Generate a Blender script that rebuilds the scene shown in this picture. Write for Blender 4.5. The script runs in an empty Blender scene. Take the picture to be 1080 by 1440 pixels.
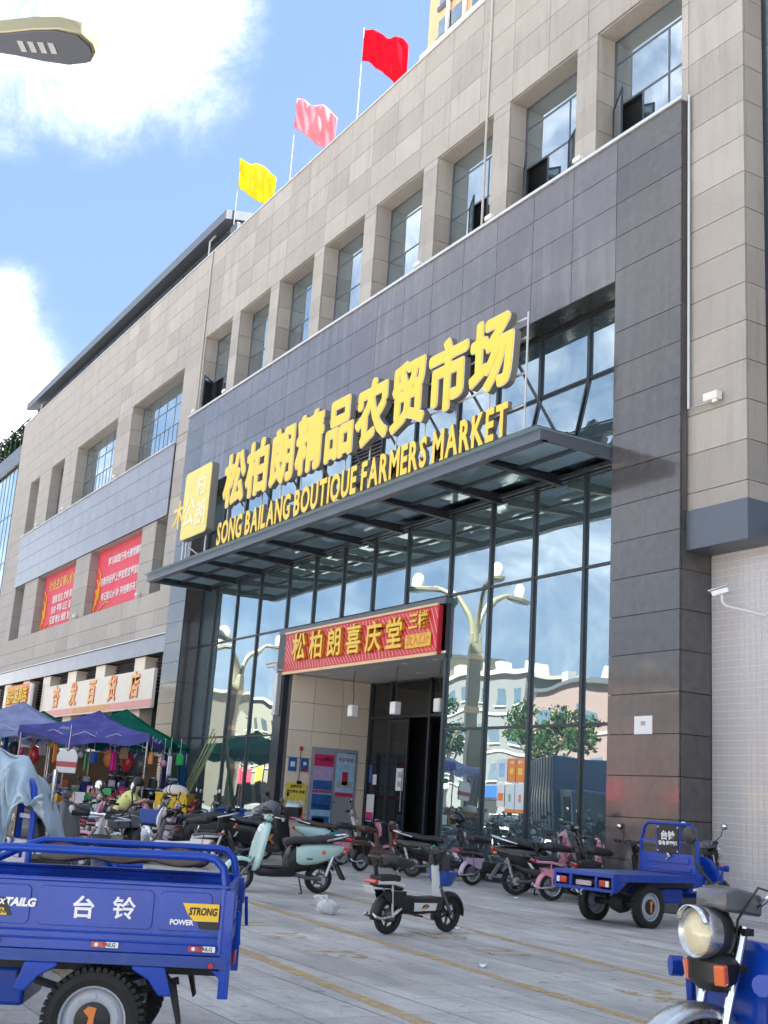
import bpy, math, random
from mathutils import Vector, Matrix
random.seed(7)
SC = bpy.context.scene
COL = SC.collection
R = math.radians

# ---------------------------------------------------------------- camera
cam = bpy.data.objects.new('camera', bpy.data.cameras.new('camera'))
COL.objects.link(cam)
cam.data.sensor_fit = 'VERTICAL'
cam.data.sensor_height = 24.0
cam.data.lens = 27.33
cam.data.clip_start = 0.05
cam.data.clip_end = 3000
def set_camera(yaw, pitch, roll, loc):
    fw = Vector((math.sin(yaw)*math.cos(pitch), math.cos(yaw)*math.cos(pitch), math.sin(pitch)))
    r = Vector((math.cos(yaw), -math.sin(yaw), 0)); u = r.cross(fw)
    c, s = math.cos(roll), math.sin(roll)
    rr = c*r+s*u; uu = -s*r+c*u
    m = Matrix((rr, uu, -fw)).transposed().to_4x4()
    m.translation = Vector(loc)
    cam.matrix_world = m
set_camera(-1.04438342, .244564393, .0669353455, (0, 0, 1.5))
SC.camera = cam

# ---------------------------------------------------------------- sky, sun, exposure
SUN_EL, SUN_AZ = 52.0, 20.0           # azimuth measured from +y towards +x
w = bpy.data.worlds.new('World'); SC.world = w; w.use_nodes = True
nt = w.node_tree; N = nt.nodes; L = nt.links
N.clear()
out = N.new('ShaderNodeOutputWorld'); bg = N.new('ShaderNodeBackground')
bg.inputs[1].default_value = 0.050
sky = N.new('ShaderNodeTexSky'); sky.sky_type = 'NISHITA'; sky.sun_disc = False
sky.sun_elevation = R(SUN_EL); sky.sun_rotation = R(SUN_AZ)
sky.air_density = 1.0; sky.dust_density = 0.6; sky.ozone_density = 1.4
tc = N.new('ShaderNodeTexCoord')
def math_node(op, a, b=None, c=None, clamp=False):
    n = N.new('ShaderNodeMath'); n.operation = op; n.use_clamp = clamp
    for i, q in enumerate((a, b, c)):
        if q is None: continue
        if isinstance(q, (int, float)): n.inputs[i].default_value = q
        else: L.new(q, n.inputs[i])
    return n.outputs[0]
def world_noise(scale, detail, rough, dist=0.0):
    n = N.new('ShaderNodeTexNoise'); n.inputs['Scale'].default_value = scale
    n.inputs['Detail'].default_value = detail; n.inputs['Roughness'].default_value = rough
    n.inputs['Distortion'].default_value = dist
    L.new(tc.outputs['Generated'], n.inputs['Vector']); return n.outputs[0]
big = world_noise(2.6, 9, .62, .25)
fine = world_noise(9.0, 8, .66, .4)
acc = math_node('MULTIPLY', math_node('SUBTRACT', big, .37), 2.6)          # scattered clouds all over
def ddir(px, py):
    yaw, pitch, roll = -1.04438342, .244564393, .0669353455
    fw = Vector((math.sin(yaw)*math.cos(pitch), math.cos(yaw)*math.cos(pitch), math.sin(pitch)))
    r = Vector((math.cos(yaw), -math.sin(yaw), 0)); u = r.cross(fw)
    c, s = math.cos(roll), math.sin(roll)
    return (fw+(c*r+s*u)*((px-540)/1640)+(-s*r+c*u)*(-(py-720)/1640)).normalized()
# cumulus banks: direction, radius, strength (the clouds the place has that afternoon)
for px, py, rad, st in ((235, 85, .12, .85), (290, 150, .06, .40), (270, 30, .08, .35), (120, 20, .08, .25), (30, 170, .10, .10), (60, 90, .07, -.30),
                        (15, 545, .06, .75), (-40, 510, .10, .55), (15, 395, .035, .45), (-150, 620, .18, .5),
                        (430, 200, .16, -1.2), (150, 400, .18, -.9), (600, 60, .18, -1.2), (330, 330, .15, -.8), (40, 300, .09, -.4)):
    dn = N.new('ShaderNodeVectorMath'); dn.operation = 'DISTANCE'
    L.new(tc.outputs['Generated'], dn.inputs[0]); dn.inputs[1].default_value = ddir(px, py)
    t = math_node('SUBTRACT', 1.0, math_node('DIVIDE', dn.outputs['Value'], rad), clamp=True)
    acc = math_node('ADD', acc, math_node('MULTIPLY', t, st))
dens = math_node('ADD', acc, math_node('MULTIPLY', math_node('SUBTRACT', fine, .5), 1.9))
mr = N.new('ShaderNodeMapRange'); mr.interpolation_type = 'SMOOTHSTEP'
L.new(dens, mr.inputs[0]); mr.inputs[1].default_value = -.45; mr.inputs[2].default_value = 1.25
cc = N.new('ShaderNodeMix'); cc.data_type = 'RGBA'                     # cloud body: bright rims, slightly grey cores
L.new(math_node('MULTIPLY_ADD', fine, 2.4, -.75, clamp=True), cc.inputs[0])
cc.inputs[6].default_value = (3.6, 3.75, 4.05, 1); cc.inputs[7].default_value = (8.0, 7.9, 7.8, 1)
hz = N.new('ShaderNodeMix'); hz.data_type = 'RGBA'; hz.inputs[0].default_value = .78
L.new(sky.outputs[0], hz.inputs[6]); hz.inputs[7].default_value = (.78, 1.20, 1.92, 1)
mx = N.new('ShaderNodeMix'); mx.data_type = 'RGBA'
L.new(math_node('MULTIPLY', math_node('POWER', mr.outputs[0], 2.0), .96), mx.inputs[0]); L.new(hz.outputs[2], mx.inputs[6]); L.new(cc.outputs[2], mx.inputs[7])
L.new(mx.outputs[2], bg.inputs[0]); L.new(bg.outputs[0], out.inputs[0])

sun = bpy.data.objects.new('sun', bpy.data.lights.new('sun', 'SUN')); COL.objects.link(sun)
sun.data.energy = 5.0; sun.data.angle = R(.55); sun.data.color = (1.0, .94, .84)
sd = Vector((math.sin(R(SUN_AZ))*math.cos(R(SUN_EL)), math.cos(R(SUN_AZ))*math.cos(R(SUN_EL)), math.sin(R(SUN_EL))))
sun.rotation_euler = sd.to_track_quat('Z', 'Y').to_euler()
SC.view_settings.view_transform = 'Standard'; SC.view_settings.look = 'None'
SC.view_settings.exposure = 3.2; SC.view_settings.gamma = 1.0
SC.render.engine = 'CYCLES'
SC.cycles.max_bounces = 6; SC.cycles.diffuse_bounces = 3; SC.cycles.glossy_bounces = 3
SC.cycles.transparent_max_bounces = 10; SC.cycles.caustics_reflective = False; SC.cycles.caustics_refractive = False

# ---------------------------------------------------------------- materials
MATS = {}
def mat(name, col, rough=.5, metal=0.0, var=0.0, vs=2.0, rand=0.0, bump=0.0, bs=60.0, coat=0.0, spec=.5, streak=0.0, obj=False, trans=0.0, dirt=0.0, stretch=None):
    if name in MATS: return MATS[name]
    m = bpy.data.materials.new(name); m.use_nodes = True
    t = m.node_tree; n = t.nodes; l = t.links; b = n['Principled BSDF']
    b.inputs['Base Color'].default_value = (*col, 1); b.inputs['Roughness'].default_value = rough
    b.inputs['Metallic'].default_value = metal; b.inputs['Specular IOR Level'].default_value = spec
    b.inputs['Coat Weight'].default_value = coat; b.inputs['Coat Roughness'].default_value = .06
    MATS[name] = m
    if not (var or rand or bump or streak or dirt): return m
    g = n.new('ShaderNodeTexCoord'); pos = n.new('ShaderNodeNewGeometry')
    co = g.outputs['Object'] if obj else pos.outputs['Position']
    if stretch:
        mp = n.new('ShaderNodeMapping'); mp.inputs['Scale'].default_value = stretch; l.new(co, mp.inputs['Vector']); co2 = mp.outputs[0]
    else: co2 = co
    def noise(sc, det=6, vec=None, ro=.6):
        q = n.new('ShaderNodeTexNoise'); q.inputs['Scale'].default_value = sc; q.inputs['Detail'].default_value = det
        q.inputs['Roughness'].default_value = ro; l.new(vec if vec is not None else co2, q.inputs['Vector']); return q.outputs[0]
    def mth(op, a, bb=None, clamp=False):
        q = n.new('ShaderNodeMath'); q.operation = op; q.use_clamp = clamp
        for i, x in enumerate((a, bb)):
            if x is None: continue
            if isinstance(x, (int, float)): q.inputs[i].default_value = x
            else: l.new(x, q.inputs[i])
        return q.outputs[0]
    fac = None
    if var:
        v = mth('ADD', mth('MULTIPLY', mth('SUBTRACT', noise(vs), .5), 2.2*var), 1.0)
        v2 = mth('ADD', mth('MULTIPLY', mth('SUBTRACT', noise(vs*14, 3), .5), 1.6*var), 1.0)
        fac = mth('MULTIPLY', v, v2)
        r2 = mth('ADD', mth('MULTIPLY', mth('SUBTRACT', noise(vs*3), .5), .5*min(rough, .5)), rough); l.new(r2, b.inputs['Roughness'])
    if rand:
        oi = n.new('ShaderNodeObjectInfo')
        v = mth('ADD', mth('MULTIPLY', mth('SUBTRACT', oi.outputs['Random'], .5), 2*rand), 1.0)
        fac = v if fac is None else mth('MULTIPLY', fac, v)
    colr = None
    if fac is not None:
        vm = n.new('ShaderNodeVectorMath'); vm.operation = 'SCALE'; vm.inputs[0].default_value = col; l.new(fac, vm.inputs['Scale']); colr = vm.outputs[0]
    if streak:                                                        # rain streaks running down
        mp = n.new('ShaderNodeMapping'); mp.inputs['Scale'].default_value = (2.6, 2.6, .16); l.new(pos.outputs['Position'], mp.inputs['Vector'])
        s1 = noise(1.6, 5, mp.outputs[0], .7); s2 = noise(.5, 3, pos.outputs['Position'])
        f = mth('MULTIPLY', mth('MULTIPLY', mth('SUBTRACT', s1, .46), 4.0, True), mth('MULTIPLY', mth('SUBTRACT', s2, .36), 3.5, True), True)
        f = mth('MULTIPLY', f, abs(streak))
        mm = n.new('ShaderNodeMix'); mm.data_type = 'RGBA'; l.new(f, mm.inputs[0])
        if colr: l.new(colr, mm.inputs[6])
        else: mm.inputs[6].default_value = (*col, 1)
        mm.inputs[7].default_value = (.30, .28, .30, 1) if streak > 0 else (col[0]*.45, col[1]*.43, col[2]*.42, 1)
        colr = mm.outputs[2]
    if dirt:
        f = mth('MULTIPLY', mth('SUBTRACT', noise(5.0, 9, None, .74), .575), 8.0, True); f = mth('MULTIPLY', f, dirt)
        mm = n.new('ShaderNodeMix'); mm.data_type = 'RGBA'; l.new(f, mm.inputs[0])
        if colr: l.new(colr, mm.inputs[6])
        else: mm.inputs[6].default_value = (*col, 1)
        mm.inputs[7].default_value = (.17, .155, .14, 1); colr = mm.outputs[2]
        rr = mth('ADD', mth('MULTIPLY', f, .5), rough, True); l.new(rr, b.inputs['Roughness'])
    if colr: l.new(colr, b.inputs['Base Color'])
    if bump:
        bp = n.new('ShaderNodeBump'); bp.inputs['Strength'].default_value = bump; bp.inputs['Distance'].default_value = .01
        l.new(noise(bs, 4), bp.inputs['Height']); l.new(bp.outputs[0], b.inputs['Normal'])
    return m

def mix_shader_mat(name, build):
    m = bpy.data.materials.new(name); m.use_nodes = True; t = m.node_tree; t.nodes.clear()
    o = t.nodes.new('ShaderNodeOutputMaterial'); t.links.new(build(t.nodes, t.links), o.inputs[0]); MATS[name] = m; return m

def glass_wall(n, l, tint=(.76, .89, .94), body=(.075, .115, .13), lo=.40, wav=.026, rough=.008):
    gl = n.new('ShaderNodeBsdfGlossy'); gl.inputs['Color'].default_value = (*tint, 1); gl.inputs['Roughness'].default_value = rough
    df = n.new('ShaderNodeBsdfDiffuse'); df.inputs['Color'].default_value = (*body, 1)
    oi = n.new('ShaderNodeObjectInfo'); geo = n.new('ShaderNodeNewGeometry')
    # each pane sits a hair out of true and bows slightly
    nz = n.new('ShaderNodeTexNoise'); nz.inputs['Scale'].default_value = .55; nz.inputs['Detail'].default_value = 1.0
    ad = n.new('ShaderNodeVectorMath'); ad.operation = 'ADD'; l.new(geo.outputs['Position'], ad.inputs[0])
    sc = n.new('ShaderNodeVectorMath'); sc.operation = 'SCALE'; sc.inputs[0].default_value = (31, 17, 23); l.new(oi.outputs['Random'], sc.inputs['Scale'])
    l.new(sc.outputs[0], ad.inputs[1]); l.new(ad.outputs[0], nz.inputs['Vector'])
    sb = n.new('ShaderNodeVectorMath'); sb.operation = 'SUBTRACT'; l.new(nz.outputs['Color'], sb.inputs[0]); sb.inputs[1].default_value = (.5, .5, .5)
    s2 = n.new('ShaderNodeVectorMath'); s2.operation = 'SCALE'; l.new(sb.outputs[0], s2.inputs[0]); s2.inputs['Scale'].default_value = wav
    a2 = n.new('ShaderNodeVectorMath'); a2.operation = 'ADD'; l.new(geo.outputs['Normal'], a2.inputs[0]); l.new(s2.outputs[0], a2.inputs[1])
    nn = n.new('ShaderNodeVectorMath'); nn.operation = 'NORMALIZE'; l.new(a2.outputs[0], nn.inputs[0]); l.new(nn.outputs[0], gl.inputs['Normal'])
    lw = n.new('ShaderNodeFresnel'); lw.inputs['IOR'].default_value = 1.55
    mm = n.new('ShaderNodeMath'); mm.operation = 'MULTIPLY_ADD'; mm.use_clamp = True; l.new(lw.outputs[0], mm.inputs[0]); mm.inputs[1].default_value = 1.2; mm.inputs[2].default_value = lo
    mx = n.new('ShaderNodeMixShader'); l.new(mm.outputs[0], mx.inputs[0]); l.new(df.outputs[0], mx.inputs[1]); l.new(gl.outputs[0], mx.inputs[2])
    return mx.outputs[0]
mix_shader_mat('curtain_glass', lambda n, l: glass_wall(n, l))
mix_shader_mat('window_glass', lambda n, l: glass_wall(n, l, (.80, .90, .96), (.07, .10, .115), .42, .022))
mix_shader_mat('dark_glass', lambda n, l: glass_wall(n, l, (.6, .64, .66), (.012, .013, .014), .03, .004))
def thin_glass(n, l, col=(.62, .72, .72), k=.45, tl=.55):
    tr = n.new('ShaderNodeBsdfTransparent'); tr.inputs['Color'].default_value = (.80, .90, .90, 1)
    tb = n.new('ShaderNodeBsdfTranslucent'); tb.inputs['Color'].default_value = (*col, 1)
    gl = n.new('ShaderNodeBsdfGlossy'); gl.inputs['Roughness'].default_value = .02; gl.inputs['Color'].default_value = (.85, .95, .95, 1)
    m1 = n.new('ShaderNodeMixShader'); m1.inputs[0].default_value = tl; l.new(tr.outputs[0], m1.inputs[1]); l.new(tb.outputs[0], m1.inputs[2])
    fr = n.new('ShaderNodeFresnel'); fr.inputs['IOR'].default_value = 1.5
    m2 = n.new('ShaderNodeMixShader'); l.new(fr.outputs[0], m2.inputs[0]); l.new(m1.outputs[0], m2.inputs[1]); l.new(gl.outputs[0], m2.inputs[2])
    return m2.outputs[0]
mix_shader_mat('canopy_glass', lambda n, l: thin_glass(n, l, (.86, .95, .95), tl=.88))
mix_shader_mat('clear_plastic', lambda n, l: thin_glass(n, l, (.75, .8, .82), tl=.45))
def cloth(n, l, col, tl=.5, nv=.165):
    df = n.new('ShaderNodeBsdfDiffuse'); tb = n.new('ShaderNodeBsdfTranslucent')
    nz = n.new('ShaderNodeTexNoise'); nz.inputs['Scale'].default_value = 3.0; nz.inputs['Detail'].default_value = 5
    g = n.new('ShaderNodeNewGeometry'); l.new(g.outputs['Position'], nz.inputs['Vector'])
    mr = n.new('ShaderNodeMapRange'); l.new(nz.outputs[0], mr.inputs[0]); mr.inputs[1].default_value = .3; mr.inputs[2].default_value = .7; mr.inputs[3].default_value = 1-nv; mr.inputs[4].default_value = 1+nv
    vm = n.new('ShaderNodeVectorMath'); vm.operation = 'SCALE'; vm.inputs[0].default_value = col; l.new(mr.outputs[0], vm.inputs['Scale'])
    l.new(vm.outputs[0], df.inputs[0]); l.new(vm.outputs[0], tb.inputs[0])
    m1 = n.new('ShaderNodeMixShader'); m1.inputs[0].default_value = tl; l.new(df.outputs[0], m1.inputs[1]); l.new(tb.outputs[0], m1.inputs[2]); return m1.outputs[0]
for nm, c, tl in (('cloth_blue', (.16, .165, .50), .42), ('cloth_pale_blue', (.42, .46, .72), .42), ('cloth_green', (.02, .19, .13), .45), ('cloth_tarp', (.58, .70, .78), .30),
                  ('flag_red', (.75, .02, .05), .55), ('flag_pink', (.85, .36, .42), .55), ('flag_yellow', (.80, .72, .05), .55), ('cloth_pink', (.72, .56, .62), .3),
                  ('cloth_sky', (.03, .14, .30), .3), ('leaf', (.035, .07, .02), .35), ('leaf_dark', (.02, .05, .018), .3), ('bag_white', (.82, .83, .84), .4)):
    mix_shader_mat(nm, lambda n, l, c=c, tl=tl, nv=(.04 if nm[:4] == 'flag' else .165): cloth(n, l, c, tl, nv))

mat('stone_tan', (.385, .355, .32), .62, var=.10, vs=1.1, rand=.12, bump=.25, bs=130, streak=-.45)
mat('stone_joint', (.10, .09, .083), .9)
mat('stone_lobby', (.78, .68, .56), .35, var=.07, vs=1.6, rand=.05)
mat('granite', (.078, .073, .074), .16, var=.34, vs=5.0, rand=.10, bump=.04, bs=220, coat=.5, streak=.10, dirt=.10)
mat('granite_upper', (.115, .106, .118), .18, var=.22, vs=4.0, rand=.10, bump=.04, bs=220, coat=.55, streak=.45)
mat('granite_joint', (.018, .017, .02), .8)
mat('granite_grey', (.21, .21, .24), .25, var=.15, vs=1.1, rand=.05, coat=.3)
mat('metal_dark', (.035, .045, .058), .38, .3, var=.10, vs=2)
mat('metal_grey', (.11, .13, .16), .40, .3, var=.1, vs=2)
mat('metal_cap', (.62, .63, .64), .35, .4, var=.08, vs=2)
mat('steel', (.55, .56, .57), .28, .9, var=.10, vs=9)
mat('chrome', (.72, .73, .74), .12, 1.0, var=.08, vs=10)
mat('tile', (.54, .515, .515), .22, rand=.0, var=.10, vs=1.2, coat=.2)
mat('grout', (.74, .72, .72), .8)
mat('plaster', (.55, .53, .50), .8, var=.08)
mat('ceiling_panel', (.78, .78, .78), .5)
mat('floor_tile', (.55, .49, .42), .12, var=.08, vs=1.5)
mat('sign_yellow', (.90, .62, .06), .35, var=.05, vs=2)
mat('sign_white', (.78, .77, .72), .4, var=.05)
mat('sign_return', (.24, .235, .22), .45, .3)
mat('logo_gold', (.80, .66, .16), .38, var=.06, vs=1.5)
mat('sign_red', (.66, .025, .045), .4, var=.06)
mat('gold', (.82, .52, .06), .30, .55)
mat('gold_line', (.75, .52, .30), .4, .3)
mat('banner_red', (.70, .045, .085), .55, var=.12, vs=.8)
mat('white', (.78, .78, .78), .45, var=.04)
mat('white_warm', (.76, .74, .68), .5, var=.05)
mat('black', (.012, .012, .013), .45, var=.12, vs=6)
mat('black_gloss', (.012, .012, .014), .2, coat=.35, var=.2, vs=6, dirt=.22)
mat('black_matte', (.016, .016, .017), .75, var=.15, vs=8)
mat('rim_grey', (.40, .43, .47), .38, .1, var=.10, vs=9, dirt=.15)
mat('rubber', (.018, .018, .018), .82, var=.22, vs=7, bump=.25, bs=160, dirt=.22)
mat('seat_black', (.026, .026, .028), .55, var=.25, vs=7, bump=.35, bs=300, dirt=.25)
mat('seat_brown', (.085, .05, .035), .5, var=.12, vs=9)
mat('paint_blue', (.004, .050, .37), .28, coat=.15, spec=.3, var=.16, vs=3, dirt=.30, streak=-.35)
mat('paint_blue_worn', (.010, .05, .27), .42, var=.20, vs=6, dirt=.40)
mat('deck_blue', (.045, .085, .22), .45, var=.18, vs=5, dirt=.45)
mat('paint_mint', (.46, .66, .61), .25, coat=.5, var=.04, vs=4, dirt=.22)
mat('paint_cream', (.62, .55, .50), .3, coat=.4, var=.05, dirt=.25)
mat('paint_pink', (.72, .30, .40), .3, coat=.4, var=.05, dirt=.25)
mat('paint_lilac', (.55, .42, .55), .3, coat=.4, var=.05, dirt=.25)
mat('paint_brown', (.16, .085, .065), .3, coat=.4, var=.08, dirt=.25)
mat('paint_green', (.04, .42, .10), .3, coat=.4)
mat('paint_red', (.45, .02, .03), .3, coat=.4, var=.06, dirt=.25)
mat('paint_grey', (.10, .105, .115), .35, coat=.3, var=.08, dirt=.25)
mat('paint_orange', (.75, .22, .04), .4, var=.05)
mat('paint_yellow', (.80, .50, .02), .4, var=.06)
mat('paint_white', (.74, .74, .73), .3, coat=.4, var=.05, dirt=.08)
mat('bin_blue', (.015, .07, .32), .4, var=.08)
mat('lens_red', (.50, .012, .015), .12, coat=.6)
mat('lens_orange', (.80, .16, .05), .15, coat=.6)
mat('lens_white', (.80, .80, .78), .1, coat=.6)
mat('lens_cream', (.72, .66, .46), .12, coat=.5, var=.1, vs=30)
mat('under', (.022, .024, .028), .7, var=.3, vs=6, dirt=.4)
mat('plate_green', (.20, .5, .25), .4)
mat('logo_stroke', (.86, .80, .50), .4)
mat('sign_cream', (.76, .71, .62), .5, var=.08)
mat('strip_pink', (.72, .30, .28), .5, var=.1)
mat('char_orange', (.85, .46, .10), .45, var=.08)
mat('pipe_stone', (.46, .43, .40), .5)
mat('skin', (.55, .33, .24), .5)
mat('hair', (.01, .009, .008), .45)
mat('shirt_yellow', (.70, .72, .25), .8, var=.08)
mat('shorts', (.02, .02, .025), .8)
mat('cardboard', (.36, .24, .14), .8, var=.1)
mat('bamboo', (.38, .46, .20), .5, var=.2, vs=6)
mat('paper', (.80, .80, .78), .6, var=.04)
mat('poster_blue', (.03, .12, .36), .4, var=.5, vs=4)
mat('poster_red', (.55, .03, .12), .4, var=.25, vs=4)
mat('poster_lilac', (.42, .34, .55), .4, var=.3, vs=4)
mat('poster_sky', (.33, .55, .75), .4, var=.4, vs=5)
mat('poster_yellow', (.80, .62, .10), .5, var=.06)
mat('poster_orange', (.80, .26, .06), .5, var=.12, vs=5)
mat('poster_pale', (.66, .76, .80), .5, var=.12, vs=5)
mat('door_grey', (.30, .33, .35), .4, var=.05)
mat('tower_tan', (.62, .42, .24), .7, var=.06)
mat('wall_cream', (.62, .57, .46), .7, var=.08)
mat('wall_pink', (.55, .38, .34), .7, var=.10)
mat('wall_grey', (.40, .40, .39), .7, var=.10)
mat('wall_brown', (.34, .26, .20), .7, var=.10)
mat('town_cream', (.19, .175, .14), .7, var=.10)
mat('town_pink', (.20, .14, .125), .7, var=.12)
mat('town_grey', (.15, .15, .147), .7, var=.12)
mat('town_brown', (.14, .11, .085), .7, var=.12)
mat('apron_dark', (.045, .04, .055), .6, var=.15, vs=9)
mat('roof_dark', (.07, .075, .08), .6, var=.1)
mat('bark', (.09, .065, .045), .9, var=.2)
mat('asphalt', (.10, .10, .10), .85, var=.2, vs=2)
mat('lamp_post', (.30, .28, .19), .35, .4, var=.08)
mat('lamp_under', (.10, .11, .135), .5)
mat('lamp_globe', (.80, .80, .76), .3)
mat('truck_blue', (.012, .075, .22), .35, coat=.3, var=.08)
mat('orange_plastic', (.80, .26, .06), .4)
mat('magenta', (.62, .03, .25), .5, var=.2, vs=9)
mat('teal', (.02, .22, .30), .6, var=.1)

# ---------------------------------------------------------------- mesh helpers
class G:
    def __init__(s): s.v = []; s.f = []
    def add(s, vs, fs):
        o = len(s.v); s.v += [tuple(p) for p in vs]; s.f += [tuple(i+o for i in q) for q in fs]; return s
    def box(s, x0, x1, y0, y1, z0, z1):
        return s.add([(x0,y0,z0),(x1,y0,z0),(x1,y1,z0),(x0,y1,z0),(x0,y0,z1),(x1,y0,z1),(x1,y1,z1),(x0,y1,z1)],
                     [(3,2,1,0),(4,5,6,7),(0,1,5,4),(1,2,6,5),(2,3,7,6),(3,0,4,7)])
    def obox(s, c, size, rot=(0,0,0)):
        m = Matrix.Translation(c) @ Matrix.Rotation(rot[2],4,'Z') @ Matrix.Rotation(rot[1],4,'Y') @ Matrix.Rotation(rot[0],4,'X')
        g = G(); a, b, d = [q/2 for q in size]; g.box(-a,a,-b,b,-d,d)
        return s.add([m @ Vector(p) for p in g.v], g.f)
    def bar(s, p0, p1, wd, ht):                                    # rectangular bar between two points
        p0, p1 = Vector(p0), Vector(p1); d = (p1-p0).normalized()
        up = Vector((0,0,1)) if abs(d.z) < .95 else Vector((0,1,0))
        r = d.cross(up).normalized(); u = r.cross(d)
        vs = []
        for p in (p0, p1):
            for a, b in ((-1,-1),(1,-1),(1,1),(-1,1)): vs.append(p+r*a*wd/2+u*b*ht/2)
        return s.add(vs, [(0,1,2,3),(7,6,5,4),(0,4,5,1),(1,5,6,2),(2,6,7,3),(3,7,4,0)])
    def tube(s, pts, r, n=8, cap=True):
        pts = [Vector(p) for p in pts]; k = len(pts); rr = r if isinstance(r, (list, tuple)) else [r]*k
        rings = []; prev = None
        for i, p in enumerate(pts):
            d = (pts[min(i+1,k-1)]-pts[max(i-1,0)]).normalized()
            if prev is None:
                a = Vector((0,0,1)) if abs(d.z) < .9 else Vector((1,0,0))
                u = d.cross(a).normalized()
            else:
                u = (prev-d*prev.dot(d)).normalized()
            prev = u; v = d.cross(u)
            rings.append([p+(u*math.cos(2*math.pi*j/n)+v*math.sin(2*math.pi*j/n))*rr[i] for j in range(n)])
        return s.loft(rings, cap)
    def loft(s, rings, cap=True, closed=True):
        n = len(rings[0]); vs = [p for q in rings for p in q]; fs = []
        for i in range(len(rings)-1):
            for j in range(n if closed else n-1):
                a = i*n+j; b = i*n+(j+1) % n
                fs.append((a, b, b+n, a+n))
        if cap:
            fs.append(tuple(range(n-1,-1,-1))); fs.append(tuple((len(rings)-1)*n+j for j in range(n)))
        return s.add(vs, fs)
    def prism(s, poly, y0, y1, ax='y'):                            # 2D outline extruded along an axis
        n = len(poly)
        f = {'y': lambda a,b,t: (a,t,b), 'x': lambda a,b,t: (t,a,b), 'z': lambda a,b,t: (a,b,t)}[ax]
        vs = [f(a,b,y0) for a,b in poly]+[f(a,b,y1) for a,b in poly]
        fs = [tuple(range(n)), tuple(range(2*n-1,n-1,-1))]+[(i,i+n,(i+1)%n+n,(i+1)%n) for i in range(n)]
        return s.add(vs, fs)
    def ell(s, c, r, nu=14, nv=9, m=None):
        vs = []; fs = []
        for i in range(nv+1):
            a = math.pi*i/nv
            for j in range(nu):
                b = 2*math.pi*j/nu
                p = Vector((r[0]*math.sin(a)*math.cos(b), r[1]*math.sin(a)*math.sin(b), r[2]*math.cos(a)))
                vs.append((m @ p if m else p)+Vector(c))
        for i in range(nv):
            for j in range(nu):
                a = i*nu+j; b = i*nu+(j+1) % nu
                fs.append((a, a+nu, b+nu, b))
        return s.add(vs, fs)
    def lathe(s, prof, c, n=24, ax='y', cap=True):                           # (radius, height) pairs turned round an axis
        rings = []
        for r, h in prof:
            q = []
            for j in range(n):
                a = 2*math.pi*j/n; x, z = r*math.cos(a), r*math.sin(a)
                q.append((c[0]+x, c[1]+h, c[2]+z) if ax == 'y' else ((c[0]+x, c[1]+z, c[2]+h) if ax == 'z' else (c[0]+h, c[1]+x, c[2]+z)))
            rings.append(q)
        return s.loft(rings, cap)
    def grid(s, fn, nu, nv):
        vs = [fn(i/nu, j/nv) for j in range(nv+1) for i in range(nu+1)]
        return s.add(vs, [(j*(nu+1)+i, j*(nu+1)+i+1, (j+1)*(nu+1)+i+1, (j+1)*(nu+1)+i) for j in range(nv) for i in range(nu)])
    def mesh(s, m, smooth=True, angle=38):
        me = bpy.data.meshes.new('m'); me.from_pydata(s.v, [], s.f)
        if m: me.materials.append(MATS[m])
        if smooth: me.shade_smooth(); me.set_sharp_from_angle(angle=R(angle))
        return me
    def obj(s, name, m, parent=None, smooth=True, angle=38, bevel=0.0, solid=0.0, kind=None, seg=2):
        me = s.mesh(m, smooth, angle); me.name = name
        return put(name, me, parent, bevel, solid, kind, seg)
def put(name, me, parent=None, bevel=0.0, solid=0.0, kind=None, seg=2):
    o = bpy.data.objects.new(name, me); COL.objects.link(o)
    if parent: o.parent = parent
    if solid:
        q = o.modifiers.new('Solidify', 'SOLIDIFY'); q.thickness = solid; q.offset = 0
    if bevel:
        q = o.modifiers.new('Bevel', 'BEVEL'); q.width = bevel; q.segments = seg; q.limit_method = 'ANGLE'; q.angle_limit = R(40)
    if kind: o['kind'] = kind
    return o
def tag(o, label, cat, group=None):
    o['label'] = label; o['category'] = cat
    if group: o['group'] = group
    return o
def thing(name, label, cat, loc=(0,0,0), rz=0.0, group=None, scale=1.0):
    o = bpy.data.objects.new(name, None); COL.objects.link(o)
    o.empty_display_size = .2; o.location = loc; o.rotation_euler = (0,0,rz); o.scale = (scale,)*3
    return tag(o, label, cat, group)
def sub(name, parent):
    o = bpy.data.objects.new(name, None); COL.objects.link(o); o.parent = parent; o.empty_display_size = .1; return o
UNIT = {}
def unit(m):
    if m not in UNIT:
        UNIT[m] = G().box(-.5,.5,-.5,.5,-.5,.5).mesh(m, False)
    return UNIT[m]
def slab(name, m, parent, x0, x1, y0, y1, z0, z1):                 # a box piece sharing one mesh
    o = bpy.data.objects.new(name, unit(m)); COL.objects.link(o); o.parent = parent
    o.location = ((x0+x1)/2, (y0+y1)/2, (z0+z1)/2); o.scale = (x1-x0, y1-y0, z1-z0); return o
def text_mesh(body, size, m, extrude, offset=0.0, align='CENTER', shear=0.0, sx=1.0, res=3):
    c = bpy.data.curves.new('t', 'FONT'); c.body = body; c.size = size; c.extrude = extrude; c.offset = offset
    c.align_x = align; c.align_y = 'CENTER'; c.shear = shear; c.resolution_u = res
    o = bpy.data.objects.new('t', c); me = bpy.data.meshes.new_from_object(o)
    bpy.data.objects.remove(o); bpy.data.curves.remove(c)
    if sx != 1.0:
        for v in me.vertices: v.co.x *= sx
    me.materials.clear(); me.materials.append(MATS[m]); return me
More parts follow.
